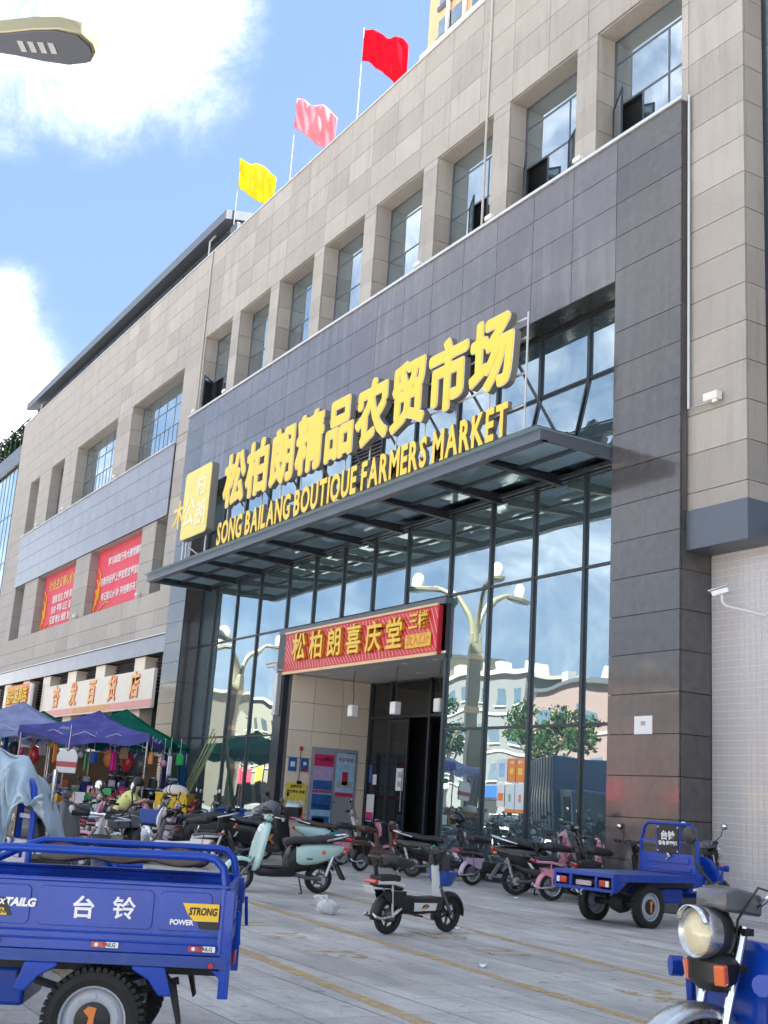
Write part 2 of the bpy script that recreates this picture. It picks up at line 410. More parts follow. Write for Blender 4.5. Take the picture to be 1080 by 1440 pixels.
def text(name, body, size, m, parent, loc, rot, extrude=.004, offset=0.0, align='CENTER', shear=0.0, sx=1.0, res=3):
    o = put(name, text_mesh(body, size, m, extrude, offset, align, shear, sx, res), parent)
    o.location = loc; o.rotation_euler = rot; return o
def bold_mesh(body, size, m, extrude, fat, sx=1.0):                  # heavy strokes: copies of the glyph shifted round by the stroke gain
    g = G()
    base = text_mesh(body, size, m, extrude, .012, sx=sx)
    vs = [tuple(v.co) for v in base.vertices]; fs = [tuple(p.vertices) for p in base.polygons]; bpy.data.meshes.remove(base)
    for i in range(9):
        a = 2*math.pi*i/8; dx, dy = (0, 0) if i == 8 else (fat*math.cos(a), fat*math.sin(a))
        g.add([(x+dx, y+dy, z+.0007*i*(1 if z > 0 else -1)) for x, y, z in vs], fs)
    return g.mesh(m, False)
FRONT = (R(90), 0, 0)                                               # text facing -y
def lerp(a, b, t): return a+(b-a)*t

# ================================================================ the market building
Y0, YT, YG = 15.20, 15.40, 15.93
TOPZ = 22.93
bld = thing('market_building', 'long three-storey tan stone market building with dark granite entrance portal', 'building', (-40, 15.4, 0))
bld.location = (0, 0, 0)
TS = [-15.28]+[-17.04-1.457*k for k in range(38)]+[-71.8]          # vertical joints of the tan cladding
TR = [7.455+.76*k for k in range(16)]                               # horizontal joints
DS = [-15.28]+[-17.16-1.447*k for k in range(17)]+[-41.9]
PANELS = {'stone_panel': 0, 'granite_panel': 0}
far_field = {}
def clad(name, m, x0, x1, z0, z1, yf, xs, zs, th=.035, gap=.015, parent=bld, far=-1e9):
    xs = [x0]+sorted(x for x in xs if x0+.12 < x < x1-.12)+[x1]; zs = [z0]+sorted(z for z in zs if z0+.1 < z < z1-.1)+[z1]
    for a, b in zip(xs, xs[1:]):
        for c, d in zip(zs, zs[1:]):
            if b < far:
                far_field.setdefault(m, G()).box(a+gap/2, b-gap/2, yf, yf+th, c+gap/2, d-gap/2); continue
            slab(name, m, parent, a+gap/2, b-gap/2, yf, yf+th, c+gap/2, d-gap/2)
def clad_side(name, m, xf, y0, y1, z0, z1, ys, zs, th=.035, gap=.015, parent=bld, far=-1e9):   # faces +x
    ys = [y0]+sorted(y for y in ys if y0+.1 < y < y1-.1)+[y1]; zs = [z0]+sorted(z for z in zs if z0+.1 < z < z1-.1)+[z1]
    for a, b in zip(ys, ys[1:]):
        for c, d in zip(zs, zs[1:]):
            if xf < far: far_field.setdefault(m, G()).box(xf-th, xf, a+gap/2, b-gap/2, c+gap/2, d-gap/2); continue
            slab(name, m, parent, xf-th, xf, a+gap/2, b-gap/2, c+gap/2, d-gap/2)

WIN = [(-18.14-3.34*k, -18.14-3.34*k+2.62) for k in range(8)]        # upper windows over the portal
WTOP = 19.08
LWIN = [(-50.0, -43.66), (-58.5, -52.1), (-63.4, -60.9), (-67.9, -65.9)]
LTOP = 18.42
SILL_L = 15.18
# core of the walls behind the cladding
c = G()
yc = YT+.037
c.box(-71.8, -13.84-.037, yc, 30, WTOP, TOPZ-.02)                     # parapet wall
c.box(-71.8, -15.3, 16.12, 30, 15.0, WTOP)                            # behind windows
c.box(-71.8, -42, yc, 16.1, LTOP, WTOP-.001)
def core_piers(wins, z0, z1, x0, x1):
    e = x1
    for a, b in sorted(wins, reverse=True):
        if e-b > .05: c.box(b+.037, e-.037, yc, 16.1, z0, z1)
        e = a
    if e-x0 > .05: c.box(x0, e-.037, yc, 16.1, z0, z1)
core_piers(WIN, 15.3, WTOP-.001, -43.62, -15.3)
core_piers(LWIN, SILL_L, LTOP-.001, -71.8, -43.62)
c.box(-15.28, -13.877, yc, 16.1, 7.12, WTOP-.001)                     # right return
c.box(-71.8, -42.0, yc, 16.1, 12.15, SILL_L)                          # dark band on the left
c.box(-71.8, -42.0, yc, 16.1, 6.6, 9.05)
c.box(-71.8, -42.0, 16.11, 30, 0, 15.0)                               # shop storey body
c.box(-40.2, -33.0, 15.99, 30, 0, 12.6); c.box(-23.8, -17.0, 15.99, 30, 0, 12.6)
c.box(-32.99, -23.81, 15.99, 30, 6.5, 12.6); c.box(-32.99, -23.81, 19.6, 30, 0, 6.49)
c.box(-42, -15.3, 15.99, 16.11, 12.61, 15.2)
c.box(-15.27, 40, 16.04, 30, 0, 22.9)  # extended unseen to the right so its shadow covers the camera area
c.obj('wall', 'stone_joint', bld, False)
# cladding fields
rows_up = [WTOP+.77*k for k in range(1, 5)]
clad('stone_panel', 'stone_tan', -71.8, -13.84, WTOP, TOPZ-.06, YT, TS+[-15.28], rows_up, far=-52)
clad('stone_panel', 'stone_tan', -71.8, -43.62, LTOP, WTOP, YT, TS, [], far=-52)
G().box(-71.85, -13.80, 15.36, 15.75, TOPZ-.055, TOPZ).obj('parapet_cap', 'metal_cap', bld, False)
for i, (a, b) in enumerate(WIN):
    lo = WIN[i+1][1] if i+1 < len(WIN) else -43.62
    clad('stone_panel', 'stone_tan', lo, a, 15.4, WTOP, YT, [], TR+[15.815, 16.575, 17.335, 18.095])
    clad_side('stone_panel', 'stone_tan', a, YT+.04, 15.93, 15.4, WTOP, [], [15.815, 16.575, 17.335, 18.095])
clad('stone_panel', 'stone_tan', -15.48, -13.84, 7.12, WTOP, YT, [-15.28], TR+[19.1])
clad_side('stone_panel', 'stone_tan', -13.84, YT+.04, 15.93, 7.12, TOPZ-.06, [], TR+[19.1]+rows_up)
for i, (a, b) in enumerate(LWIN):
    lo = LWIN[i+1][1] if i+1 < len(LWIN) else -71.8
    clad('stone_panel', 'stone_tan', lo, a, SILL_L, LTOP, YT, TS if i == 3 else [], [15.815, 16.575, 17.335, 18.095], far=-52)
    clad_side('stone_panel', 'stone_tan', a, YT+.04, 15.93, SILL_L, LTOP, [], [15.815, 16.575, 17.335, 18.095], far=-52)
clad('stone_panel', 'stone_tan', -43.62, -41.95, 9.05, SILL_L+.2, YT, [], TR, far=-90)
for a, b in WIN: slab('soffit_panel', 'stone_tan', bld, a+.01, b-.01, YT+.04, 15.92, WTOP-.028, WTOP-.004)
for a, b in LWIN: slab('soffit_panel', 'stone_tan', bld, a+.01, b-.01, YT+.04, 15.92, LTOP-.028, LTOP-.004)
for a, b in ((-44.85, -43.7), (-53.7, -46.65), (-63.05, -56.15), (-67.95, -65.95)): slab('soffit_panel', 'stone_tan', bld, a, b, YT+.04, 15.99, 12.105, 12.128)
# dark granite band on the left, pale stone spandrel, grey fascia
clad('granite_panel', 'granite_grey', -68.2, -43.66, 12.13, SILL_L-.05, YT-.06, [-43.66-1.39*k for k in range(18)], [12.9, 13.66, 14.42], far=-58)
G().box(-68.25, -43.62, YT-.12, YT+.3, SILL_L-.05, SILL_L).obj('sill', 'metal_cap', bld, False)
clad('stone_panel', 'stone_tan', -71.8, -68.2, 9.05, SILL_L, YT, TS, TR, far=-52)
clad('stone_panel', 'stone_tan', -71.8, -42.0, 7.27, 9.05, YT-.02, [-42-1.97*k for k in range(16)], [7.62, 8.3], far=-60)
G().box(-71.85, -42.0, YT-.10, YT+.02, 7.23, 7.27).obj('drip_edge', 'metal_cap', bld, False)
clad('granite_panel', 'granite_grey', -71.8, -42.0, 6.55, 7.22, YT-.03, [-42-2.9*k for k in range(11)], [], far=-60)
# banner storey piers
for a, b in ((-46.6, -44.9), (-56.1, -53.75), (-65.9, -63.1), (-71.8, -68.0)):
    c = G(); c.box(a, b-.037, yc, 16.1, 9.05, 12.13); c.obj('pier', 'stone_joint', bld, False)
    clad('stone_panel', 'stone_tan', a, b, 9.06, 12.12, YT+.002, [], TR, far=-60)
    clad_side('stone_panel', 'stone_tan', b, YT+.04, 15.93, 9.06, 12.12, [], TR, far=-60)
# shop storey piers and louvres
pp = [(-45.9, -44.67), (-51.0, -49.7), (-55.3, -53.95), (-59.6, -58.3), (-63.6, -62.3), (-67.6, -66.3), (-71.8, -70.6)]
for a, b in pp: slab('pier', 'stone_lobby', bld, a, b, 15.5, 16.08, 0, 6.54)
e = -42.0
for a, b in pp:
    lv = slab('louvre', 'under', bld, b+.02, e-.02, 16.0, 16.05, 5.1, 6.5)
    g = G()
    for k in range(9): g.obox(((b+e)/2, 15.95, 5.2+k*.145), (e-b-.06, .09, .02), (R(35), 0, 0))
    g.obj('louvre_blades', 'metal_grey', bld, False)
    slab('shop_dark_fill', 'black_matte', bld, b+.02, e-.02, 16.02, 16.06, 0, 5.08)  # black sheet painted in for the shade inside the shops
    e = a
# the granite portal
core = G(); core.box(-17.13, -15.32, Y0+.037, 16.03, 0, 15.7); core.box(-41.86, -40.24, Y0+.037, 16.03, 0, 15.7); core.box(-40.24, -17.13, Y0+.037, 15.985, 12.46, 15.7)
core.obj('portal_core', 'granite_joint', bld, False)
DR = [.745*k+.06 for k in range(1, 16)]+[12.62, 13.41, 14.2, 15.0]
clad('granite_panel', 'granite', -17.17, -15.28, 0, 15.72, Y0, [], [z for z in DR if abs(z-12.62) > .01 or True])
clad('granite_panel', 'granite', -41.9, -40.2, 0, 15.72, Y0, [], DR)
clad('granite_panel', 'granite_upper', -40.2, -17.17, 12.42, 15.72, Y0, DS, [13.41, 14.2, 15.0])
clad_side('granite_panel', 'granite', -15.28, Y0+.04, 15.39, 7.12, 15.72, [], [])
clad_side('granite_panel', 'granite', -15.28, Y0+.04, 16.0, 0, 7.12, [], DR)
clad_side('granite_panel', 'granite', -40.2, Y0+.04, YG-.02, 0, 12.40, [], DR[::3])
slab('soffit', 'granite', bld, -40.2, -17.17, Y0+.04, YG+.05, 12.42, 12.455)
G().box(-41.95, -15.24, Y0-.05, 15.45, 15.725, 15.80).obj('portal_cap', 'metal_cap', bld, False)
for m, g in far_field.items():
    g.obj('distant_panels', m, bld, False, kind='stuff')
# overhang box, tiled wall, dark glazing on the right
G().box(-15.27, -13.80, 15.34, 16.03, 6.37, 7.115).obj('overhang_box', 'metal_grey', bld, False, bevel=.01)
slab('tile_backing', 'grout', bld, -15.27, -6, 16.0, 16.03, 0, 6.6)
g = G()
for i in range(72):
    for k in range(50):
        x = -15.26+i*.129; z = .01+k*.129
        if z < 6.5: g.box(x+.005, x+.124, 15.994, 16.001, z+.005, z+.124)
g.obj('wall_tiles', 'tile', bld, False, kind='stuff')
for k in range(6):
    slab('window_pane', 'window_glass', bld, -13.78+k*1.5, -12.32+k*1.5, 15.96, 15.98, 6.7, 22.8)
    slab('mullion', 'metal_dark', bld, -13.84+k*1.5, -13.78+k*1.5, 15.92, 16.0, 6.65, 22.8)
# ---------------- upper windows
def window(x0, x1, z0, z1, vs, hs, opens=(), name='window'):
    w_ = sub(name, bld)
    g = G(); t = .05
    y0, y1 = 15.925, 15.98
    g.box(x0, x1, y0, y1, z0, z0+t); g.box(x0, x1, y0, y1, z1-t, z1); g.box(x0, x0+t, y0, y1, z0+t, z1-t); g.box(x1-t, x1, y0, y1, z0+t, z1-t)
    for z in hs: g.box(x0+t, x1-t, y0+.003, y1, z-t/2, z+t/2)
    hh = [z0]+list(hs)+[z1]
    for ri, vlist in enumerate(vs):
        a, b = hh[ri]+t/2, hh[ri+1]-t/2
        xx = [x0]+list(vlist)+[x1]
        for x in vlist: g.box(x-t/2, x+t/2, y0+.005, y1, a, b)
        for ci in range(len(xx)-1):
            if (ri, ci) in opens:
                slab('dark_opening_fill', 'black_matte', w_, xx[ci]+t/2, xx[ci+1]-t/2, 16.06, 16.08, a, b)  # black sheet paints the dark room behind the open sash
                s_ = sub('sash', w_); wd = xx[ci+1]-xx[ci]-t
                q = G(); q.box(0, wd, -.02, .02, 0, .05); q.box(0, wd, -.02, .02, b-a-.05, b-a); q.box(0, .05, -.02, .02, .05, b-a-.05); q.box(wd-.05, wd, -.02, .02, .05, b-a-.05)
                fo = q.obj('sash_frame', 'metal_dark', s_, False)
                slab('pane', 'window_glass', s_, .05, wd-.05, -.006, .006, .05, b-a-.05)
                s_.location = (xx[ci]+t/2, 15.9, a); s_.rotation_euler = (0, 0, -R(opens[(ri, ci)]))
            else:
                slab('pane', 'window_glass', w_, xx[ci]+t/2, xx[ci+1]-t/2, 15.94, 15.952, a, b)
    g.obj('frame', 'metal_grey', w_, False)
for i, (a, b) in enumerate(WIN):
    m1 = a+.95; m2 = a+1.75
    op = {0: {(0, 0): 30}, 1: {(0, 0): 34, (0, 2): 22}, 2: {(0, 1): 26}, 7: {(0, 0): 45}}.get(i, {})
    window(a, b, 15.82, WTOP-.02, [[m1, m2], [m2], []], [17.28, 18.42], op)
for i, (a, b) in enumerate(LWIN):
    n = max(2, int(round((b-a)/1.06))); up = [a+(b-a)*k/n for k in range(1, n)]; lw = [a+(b-a)*k/(2*n) for k in range(1, 2*n)]
    window(a, b, SILL_L+.02, LTOP-.02, [lw, up, up], [16.55, 17.45])
# banner openings: dark panes behind
for a, b in ((-44.85, -43.7), (-53.7, -46.65), (-63.05, -56.15), (-67.95, -65.95)):
    slab('window_pane', 'window_glass', bld, a, b, 16.0, 16.02, 9.06, 12.1)
# ---------------- curtain wall under and over the canopy
cw = sub('curtain_wall', bld)
MX = [-40.18, -38.95, -37.05, -35.17, -33.05, -31.25, -29.45, -27.7, -25.92, -23.86, -22.16, -20.5, -18.77, -17.18]
DOORL, DOORR = -32.85, -23.86
for a, b in zip(MX, MX[1:]):
    over_door = a > -33.2 and b < -23.8
    rows = [(6.62, 8.7), (8.7, 10.9), (10.9, 12.4)] if over_door else [(.02, 3.33), (3.33, 6.62), (6.62, 8.7), (8.7, 10.9), (10.9, 12.4)]
    for c0, d0 in rows:
        if c0 == 8.7 and b > -25.5:                                  # top-hung panes standing ajar
            s_ = sub('awning_sash', cw); s_.location = ((a+b)/2, YG, d0-.03); s_.rotation_euler = (-R(13), 0, 0); h = d0-c0-.1; wd = b-a-.08
            q = G(); q.box(-wd/2, wd/2, -.02, .02, -.06, 0); q.box(-wd/2, wd/2, -.02, .02, -h, -h+.06); q.box(-wd/2, -wd/2+.05, -.02, .02, -h+.06, -.06); q.box(wd/2-.05, wd/2, -.02, .02, -h+.06, -.06)
            q.obj('sash_frame', 'metal_dark', s_, False)
            slab('pane', 'curtain_glass', s_, -wd/2+.05, wd/2-.05, -.01, .01, -h+.06, -.06)
            slab('dark_opening_fill', 'black_matte', cw, a+.04, b-.04, 15.97, 15.98, c0+.03, d0-.03)  # shade behind the ajar pane, put in as a black sheet
        elif a == -29.45 and c0 == 10.9:
            q = G()
            for k in range(12): q.obox(((a+b)/2, YG, c0+.08+k*.115), (b-a-.1, .09, .012), (R(40), 0, 0))
            q.obj('louvre', 'metal_cap', cw, False)
        else:
            slab('pane', 'curtain_glass', cw, a+.03, b-.03, YG, YG+.012, c0+.03, d0-.03)
for x in MX:
    inside = DOORL-.3 < x < DOORR-.05
    slab('mullion', 'metal_dark', cw, x-.045, x+.045, YG-.055, YG+.03, 6.5 if inside and x > -33 else 0.02, 12.4)
for z in (8.7, 10.9): slab('transom', 'metal_dark', cw, MX[0], MX[-1], YG-.04, YG+.025, z-.03, z+.03)
for z in (3.33, 6.62):
    slab('transom', 'metal_dark', cw, MX[0], -33.1, YG-.04, YG+.025, z-.03, z+.03)
    slab('transom', 'metal_dark', cw, -23.8, MX[-1], YG-.04, YG+.025, z-.03, z+.03)
slab('transom', 'metal_dark', cw, MX[0], -33.1, YG-.03, YG+.03, .001, .10); slab('transom', 'metal_dark', cw, -23.8, MX[-1], YG-.03, YG+.03, .001, .10)
slab('transom', 'metal_dark', cw, MX[0], MX[-1], YG-.05, YG+.03, 12.34, 12.415)
ent = sub('entrance', bld)
slab('jamb', 'metal_dark', ent, -33.12, -32.56, YG-.16, YG+.06, 0.003, 6.60); slab('jamb', 'metal_dark', ent, -23.90, -23.80, YG-.06, YG+.06, 0.003, 6.60)
slab('header', 'metal_grey', ent, -33.12, -23.78, YG-.18, YG+.06, 6.40, 6.56)
slab('ceiling', 'ceiling_panel', ent, -32.95, -23.82, 15.85, 19.6, 5.18, 5.24)
slab('floor', 'floor_tile', ent, -32.95, -23.82, 15.62, 19.6, .0, .26)
slab('step', 'granite', ent, -33.0, -23.8, 15.45, 15.615, .0, .14)
for k in range(5):
    for j in range(2): G().lathe([(.10, 0), (.10, -.015), (.085, -.02)], (-31.2+k*1.5, 16.5+j*1.4, 5.18), 14, 'z').obj('downlight', 'lamp_globe', ent)
slab('lobby_wall_core', 'stone_joint', ent, -32.9, -32.34, 15.95, 19.0, .27, 5.17)
clad_side('lobby_panel', 'stone_lobby', -32.3, 15.95, 18.72, .27, 5.17, [16.75, 17.75], [1.02, 1.85, 2.68, 3.5, 4.35], parent=ent)
dn = G().box(-32.298, -32.27, 16.78, 18.40, .28, 3.05).obj('side_door', 'door_grey', ent, False)
for y0, y1 in ((16.84, 17.58), (17.6, 18.34)): slab('door_leaf', 'door_grey', dn, -32.275, -32.255, y0, y1, .29, 2.98)
q = G(); q.tube([(-32.25, 17.52, 1.45), (-32.19, 17.52, 1.45), (-32.19, 17.64, 1.45)], .014, 6); q.obj('door_handle', 'steel', dn)
slab('hinge_bar', 'metal_grey', dn, -32.256, -32.246, 18.0, 18.32, 2.9, 2.95)
for x0, x1, z0, z1 in ((-32.15, -31.05, .3, 4.02), (-30.95, -28.85, 4.12, 5.12), (-32.15, -31.05, 4.12, 5.12), (-28.75, -28.15, 4.12, 5.12), (-28.05, -24.0, 4.12, 5.12), (-26.0, -24.0, .3, 4.02)):
    slab('pane', 'dark_glass', ent, x0, x1, 18.76, 18.772, z0, z1)
for x in (-32.2, -31.0, -28.8, -28.1, -26.0, -23.95): slab('mullion', 'metal_dark', ent, x-.05, x+.05, 18.70, 18.80, .27, 5.17)
slab('transom', 'metal_dark', ent, -32.25, -23.9, 18.71, 18.79, 4.03, 4.11)
for hx, ang, wd in ((-30.95, 0, 1.05), (-28.85, 100, 1.0), (-28.05, 80, 1.0), (-26.05, 180, 1.0)):
    d_ = sub('glass_door', ent); d_.location = (hx, 18.74, .30); d_.rotation_euler = (0, 0, R(ang))
    q = G(); q.box(0, wd, -.025, .025, 0, .12); q.box(0, wd, -.025, .025, 3.6, 3.7); q.box(0, .07, -.025, .025, .12, 3.6); q.box(wd-.07, wd, -.025, .025, .12, 3.6)
    q.obj('door_frame', 'metal_dark', d_, False); slab('pane', 'dark_glass', d_, .07, wd-.07, -.006, .006, .12, 3.6)
    q = G(); q.tube([(wd-.14, -.07, 1.0), (wd-.14, -.07, 2.2)], .018, 8); q.obj('door_handle', 'steel', d_)
slab('interior_dark_sheet', 'black_matte', ent, -32.9, -23.85, 19.5, 19.58, .27, 5.17)  # black sheet stands for the darkness of the unlit interior
# ---------------- glass canopy
cn = sub('canopy', bld)
CX0, CX1, CY0 = -39.45, -17.22, 13.40
f = G(); f.box(CX0, CX1, CY0, CY0+.07, 8.56, 8.79); f.box(CX0, CX1, CY0+.07, CY0+.20, 8.56, 8.58); f.obj('front_fascia', 'metal_grey', cn, False)
f = G(); f.box(CX1-.08, CX1, CY0+.07, YG-.1, 8.56, 8.79); f.obj('end_fascia', 'metal_grey', cn, False)
f = G(); f.box(CX0, CX0+.08, CY0+.07, YG-.1, 8.56, 8.79); f.obj('end_fascia', 'metal_grey', cn, False)
nb = 10
for k in range(nb+1):
    x = CX1-.12-(CX1-CX0-.24)*k/nb
    g = G(); g.prism([(CY0+.08, 8.77), (YG-.1, 8.77), (YG-.1, 8.56), (CY0+.08, 8.68)], x-.012, x+.012, 'x')
    g.box(x-.09, x+.09, CY0+.08, YG-.1, 8.755, 8.775)
    g.add([(x-.08, CY0+.09, 8.67), (x+.08, CY0+.09, 8.67), (x+.08, YG-.1, 8.55), (x-.08, YG-.1, 8.55), (x-.08, CY0+.09, 8.69), (x+.08, CY0+.09, 8.69), (x+.08, YG-.1, 8.57), (x-.08, YG-.1, 8.57)],
          [(3,2,1,0),(4,5,6,7),(0,1,5,4),(1,2,6,5),(2,3,7,6),(3,0,4,7)])
    g.obj('beam', 'metal_dark', cn, False)
for y in (14.62, YG-.18): slab('purlin', 'metal_dark', cn, CX0+.1, CX1-.1, y-.04, y+.04, 8.67, 8.752)
for k in range(nb):
    a = CX1+.06-(CX1-CX0+.12)*k/nb; b = CX1+.06-(CX1-CX0+.12)*(k+1)/nb
    for y0, y1 in ((CY0-.14, 14.615), (14.625, YG-.1)): slab('glass_pane', 'canopy_glass', cn, b+.01, a-.01, y0, y1, 8.80, 8.82)
# drain pipes
g = G(); g.tube([(-22.46, 15.37, 22.9), (-22.46, 15.37, 15.85)], .034, 8); g.obj('drain_pipe', 'pipe_stone', bld)
g = G(); g.tube([(-41.72, 15.36, 22.9), (-41.72, 15.36, 15.85)], .034, 8); g.obj('drain_pipe', 'pipe_stone', bld)
g = G(); g.tube([(-15.2, 15.33, 15.85), (-15.2, 15.33, 9.1), (-14.62, 15.33, 9.1)], .026, 8); g.obj('conduit', 'metal_cap', bld)
# roof pavilion
rp = sub('roof_pavilion', bld)
G().box(-79, -45.6, 17.7, 24, 22.9, 26.45).obj('pavilion_wall', 'metal_grey', rp, False)
for k in range(22):
    slab('louvre_panel', 'metal_dark', rp, -79+k*1.52+.05, -79+k*1.52+1.47, 17.62, 17.69, 23.3, 26.3)
g = G(); g.prism([(17.1, 26.5), (17.1, 26.95), (20, 27.5), (24.5, 27.5), (24.5, 27.2), (20, 27.1)], -80, -45.3, 'x'); g.obj('roof_sheet', 'metal_grey', rp, False)
g = G(); g.tube([(-47.5, 17.3, 23), (-47.5, 17.3, 26.3), (-47.2, 17.6, 26.8), (-46.6, 18, 26.6)], .05, 6); g.tube([(-76, 17.2, 23), (-76, 17.2, 25.9)], .05, 6); g.obj('vent_pipe', 'metal_cap', rp)
G().box(-45.4, -44.7, 17.4, 18.6, 22.9, 26.2).obj('air_unit', 'metal_grey', rp, False, bevel=.04)
G().box(-43.4, -42.2, 17.6, 18.4, 22.9, 25.9).obj('air_unit', 'metal_cap', rp, False, bevel=.04)
# glass wing at the far left end
gw = thing('glass_wing', 'blue glass curtain-wall wing at the far left end of the market', 'building', (-72, 15.4, 0)); gw.location = (0, 0, 0)
G().box(-110, -71.86, 15.9, 30, 0, 22.0).obj('body', 'black_matte', gw, False)
G().box(-110, -71.86, 15.62, 15.9, 20.9, 22.0).obj('top_band', 'metal_grey', gw, False)
for k in range(16):
    for j in range(6): slab('pane', 'curtain_glass', gw, -71.95-(k+1)*1.0+.04, -71.95-k*1.0-.04, 15.84, 15.86, 2.2+j*3.1, 2.2+j*3.1+3.03)
    slab('mullion', 'metal_dark', gw, -71.95-k*1.0-.04, -71.95-k*1.0+.04, 15.825, 15.88, 2.0, 20.9)
for j in range(6): slab('transom', 'metal_dark', gw, -110, -71.9, 15.828, 15.87, 2.13+j*3.1, 2.2+j*3.1)
for k in range(14): slab('railing_post', 'metal_dark', gw, -72.5-k*1.4, -72.44-k*1.4, 15.7, 15.76, 22.0, 23.6)
slab('railing_rail', 'metal_dark', gw, -92, -72, 15.7, 15.76, 23.55, 23.62)
# ================================================================ signs on the building
sg = thing('letter_sign', 'big yellow channel letters standing along the glass canopy', 'sign', (-26, 13.85, 8.82)); sg.location = (0, 0, 0)
YS = 13.86
chars = '松柏朗精品农贸市场'
for i, ch in enumerate(chars):
    x = -33.22+i*1.717
    lt = put('letter', bold_mesh(ch, 1.78, 'sign_return', .075, .074, .92), sg); lt.location = (x, YS, 11.02); lt.rotation_euler = FRONT
    fc = put('letter_rim', bold_mesh(ch, 1.78, 'sign_white', .004, .074, .92), lt); fc.location = (0, 0, .088)
    fc = put('letter_face', bold_mesh(ch, 1.78, 'sign_yellow', .004, .056, .92), lt); fc.location = (0, 0, .104)
words = 'SONG BAILANG BOUTIQUE FARMERS MARKET'
ms = []
for ch in words:
    if ch == ' ': ms.append((None, .30)); continue
    me = text_mesh(ch, 1.02, 'sign_return', .06, .030, 'LEFT'); xs = [v.co.x for v in me.vertices]; mn, mxx = min(xs), max(xs)
    ms.append(((ch, mn), mxx-mn+.105)); bpy.data.meshes.remove(me)
tot = sum(q[1] for q in ms); k = 15.5/tot; x = -34.3
for q, wd in ms:
    if q:
        lt = put('letter', text_mesh(q[0], 1.02, 'sign_return', .05, .030, 'LEFT'), sg)
        lt.location = (x-q[1]*k, YS, 9.47); lt.rotation_euler = FRONT; lt.scale = (k, 1, 1)
        fc = put('letter_face', text_mesh(q[0], 1.02, 'sign_yellow', .006, .030, 'LEFT'), lt); fc.location = (0, 0, .058)
    x += wd*k
fr = G()
for z in (9.2, 9.75): fr.tube([(-34.4, YS+.10, z), (-18.5, YS+.10, z)], .022, 6)
for z in (10.5, 11.3, 11.75): fr.tube([(-34.4, YS+.16, z), (-18.6, YS+.16, z)], .026, 6)
for kx in range(13): x = -34.2+kx*1.3; fr.tube([(x, YS+.19, 8.83), (x, YS+.19, 11.9)], .024, 6)
fr.obj('frame', 'metal_cap', sg)
for kx in range(9): x = -33.8+kx*1.85; G().bar((x, YS+.22, 10.9), (x+.25, 15.5, 8.84), .05, .05).obj('brace', 'metal_grey', sg, False)
lg = thing('logo_sign', 'square gold logo plate with white brush strokes at canopy end', 'sign', (-36.5, 13.8, 8.82)); lg.location = (0, 0, 0)
rr = []
for cx, cz, a0 in ((-34.98, 11.92, 0), (-36.98, 11.92, 90), (-36.98, 9.85, 180), (-34.98, 9.85, 270)):
    for s_ in range(6): a = R(a0+s_*18); rr.append((cx+.16*math.cos(a), cz+.16*math.sin(a)))
G().prism(rr, 13.62, 13.86, 'y').obj('plate', 'sign_return', lg, True, 30)
G().prism([(-35.98+(x+35.98)*.985, 10.885+(z-10.885)*.985) for x, z in rr], 13.60, 13.617, 'y').obj('plate_face', 'logo_gold', lg, False)
for ch, x, z, sz, m in (('公', -36.50, 10.55, 1.15, 'logo_stroke'), ('柏', -35.55, 11.35, .8, 'logo_stroke'), ('朗', -35.45, 10.35, .95, 'logo_stroke'), ('木', -37.42, 10.6, 1.1, 'sign_yellow')):
    text('character', ch, sz, m, lg, (x, 13.59, z), FRONT, .008, .012)
fr = G()
for p, q, r_ in (((-37.5, 13.9, 8.83), (-37.5, 13.9, 11.6), .04), ((-37.2, 13.9, 8.83), (-37.2, 13.9, 9.75), .03), ((-35.5, 13.9, 8.83), (-35.5, 13.9, 9.75), .03), ((-37.2, 13.95, 9.6), (-36.7, 14.9, 8.84), .03)):
    G().tube([p, q], r_, 6).obj('support', 'metal_cap', lg)
# red board over the entrance
def chevron(n, l):
    b = n.new('ShaderNodeBsdfPrincipled'); g = n.new('ShaderNodeNewGeometry'); s = n.new('ShaderNodeSeparateXYZ'); l.new(g.outputs['Position'], s.inputs[0])
    def mth(op, a, bb=None):
        q = n.new('ShaderNodeMath'); q.operation = op
        for i, x in enumerate((a, bb)):
            if x is None: continue
            if isinstance(x, (int, float)): q.inputs[i].default_value = x
            else: l.new(x, q.inputs[i])
        return q.outputs[0]
    p1 = mth('PINGPONG', mth('ADD', mth('ADD', s.outputs[0], 60.0), mth('MULTIPLY', s.outputs[2], .75)), 1.9)
    f = mth('FRACT', mth('MULTIPLY', mth('ADD', mth('MULTIPLY', p1, 1.25), mth('MULTIPLY', s.outputs[2], .35)), 4.6))
    line = mth('LESS_THAN', f, .17)
    mm = n.new('ShaderNodeMix'); mm.data_type = 'RGBA'; l.new(line, mm.inputs[0]); mm.inputs[6].default_value = (.66, .02, .045, 1); mm.inputs[7].default_value = (.80, .42, .33, 1)
    l.new(mm.outputs[2], b.inputs['Base Color']); b.inputs['Roughness'].default_value = .4; return b.outputs[0]
mix_shader_mat('red_chevron', chevron)
rb = thing('entrance_sign', 'red sign board with gold raised characters over the entrance', 'sign', (-28, 15.7, 5.2)); rb.location = (0, 0, 0)
G().box(-32.5, -23.99, 15.70, 15.83, 5.17, 6.38).obj('board', 'sign_red', rb, False)
slab('board_face', 'red_chevron', rb, -32.44, -24.02, 15.693, 15.699, 5.24, 6.32)
g = G(); g.box(-32.52, -23.98, 15.66, 15.71, 5.12, 5.20); g.box(-32.52, -23.98, 15.66, 15.71, 6.36, 6.42); g.obj('trim', 'gold_line', rb, False)
for ch, x, z in (('松', -31.35, 5.83), ('柏', -30.25, 5.81), ('朗', -29.15, 5.79), ('喜', -28.05, 5.78), ('庆', -26.95, 5.76), ('堂', -25.9, 5.74)):
    text('character', ch, .86, 'gold', rb, (x, 15.63, z), FRONT, .05, .016)
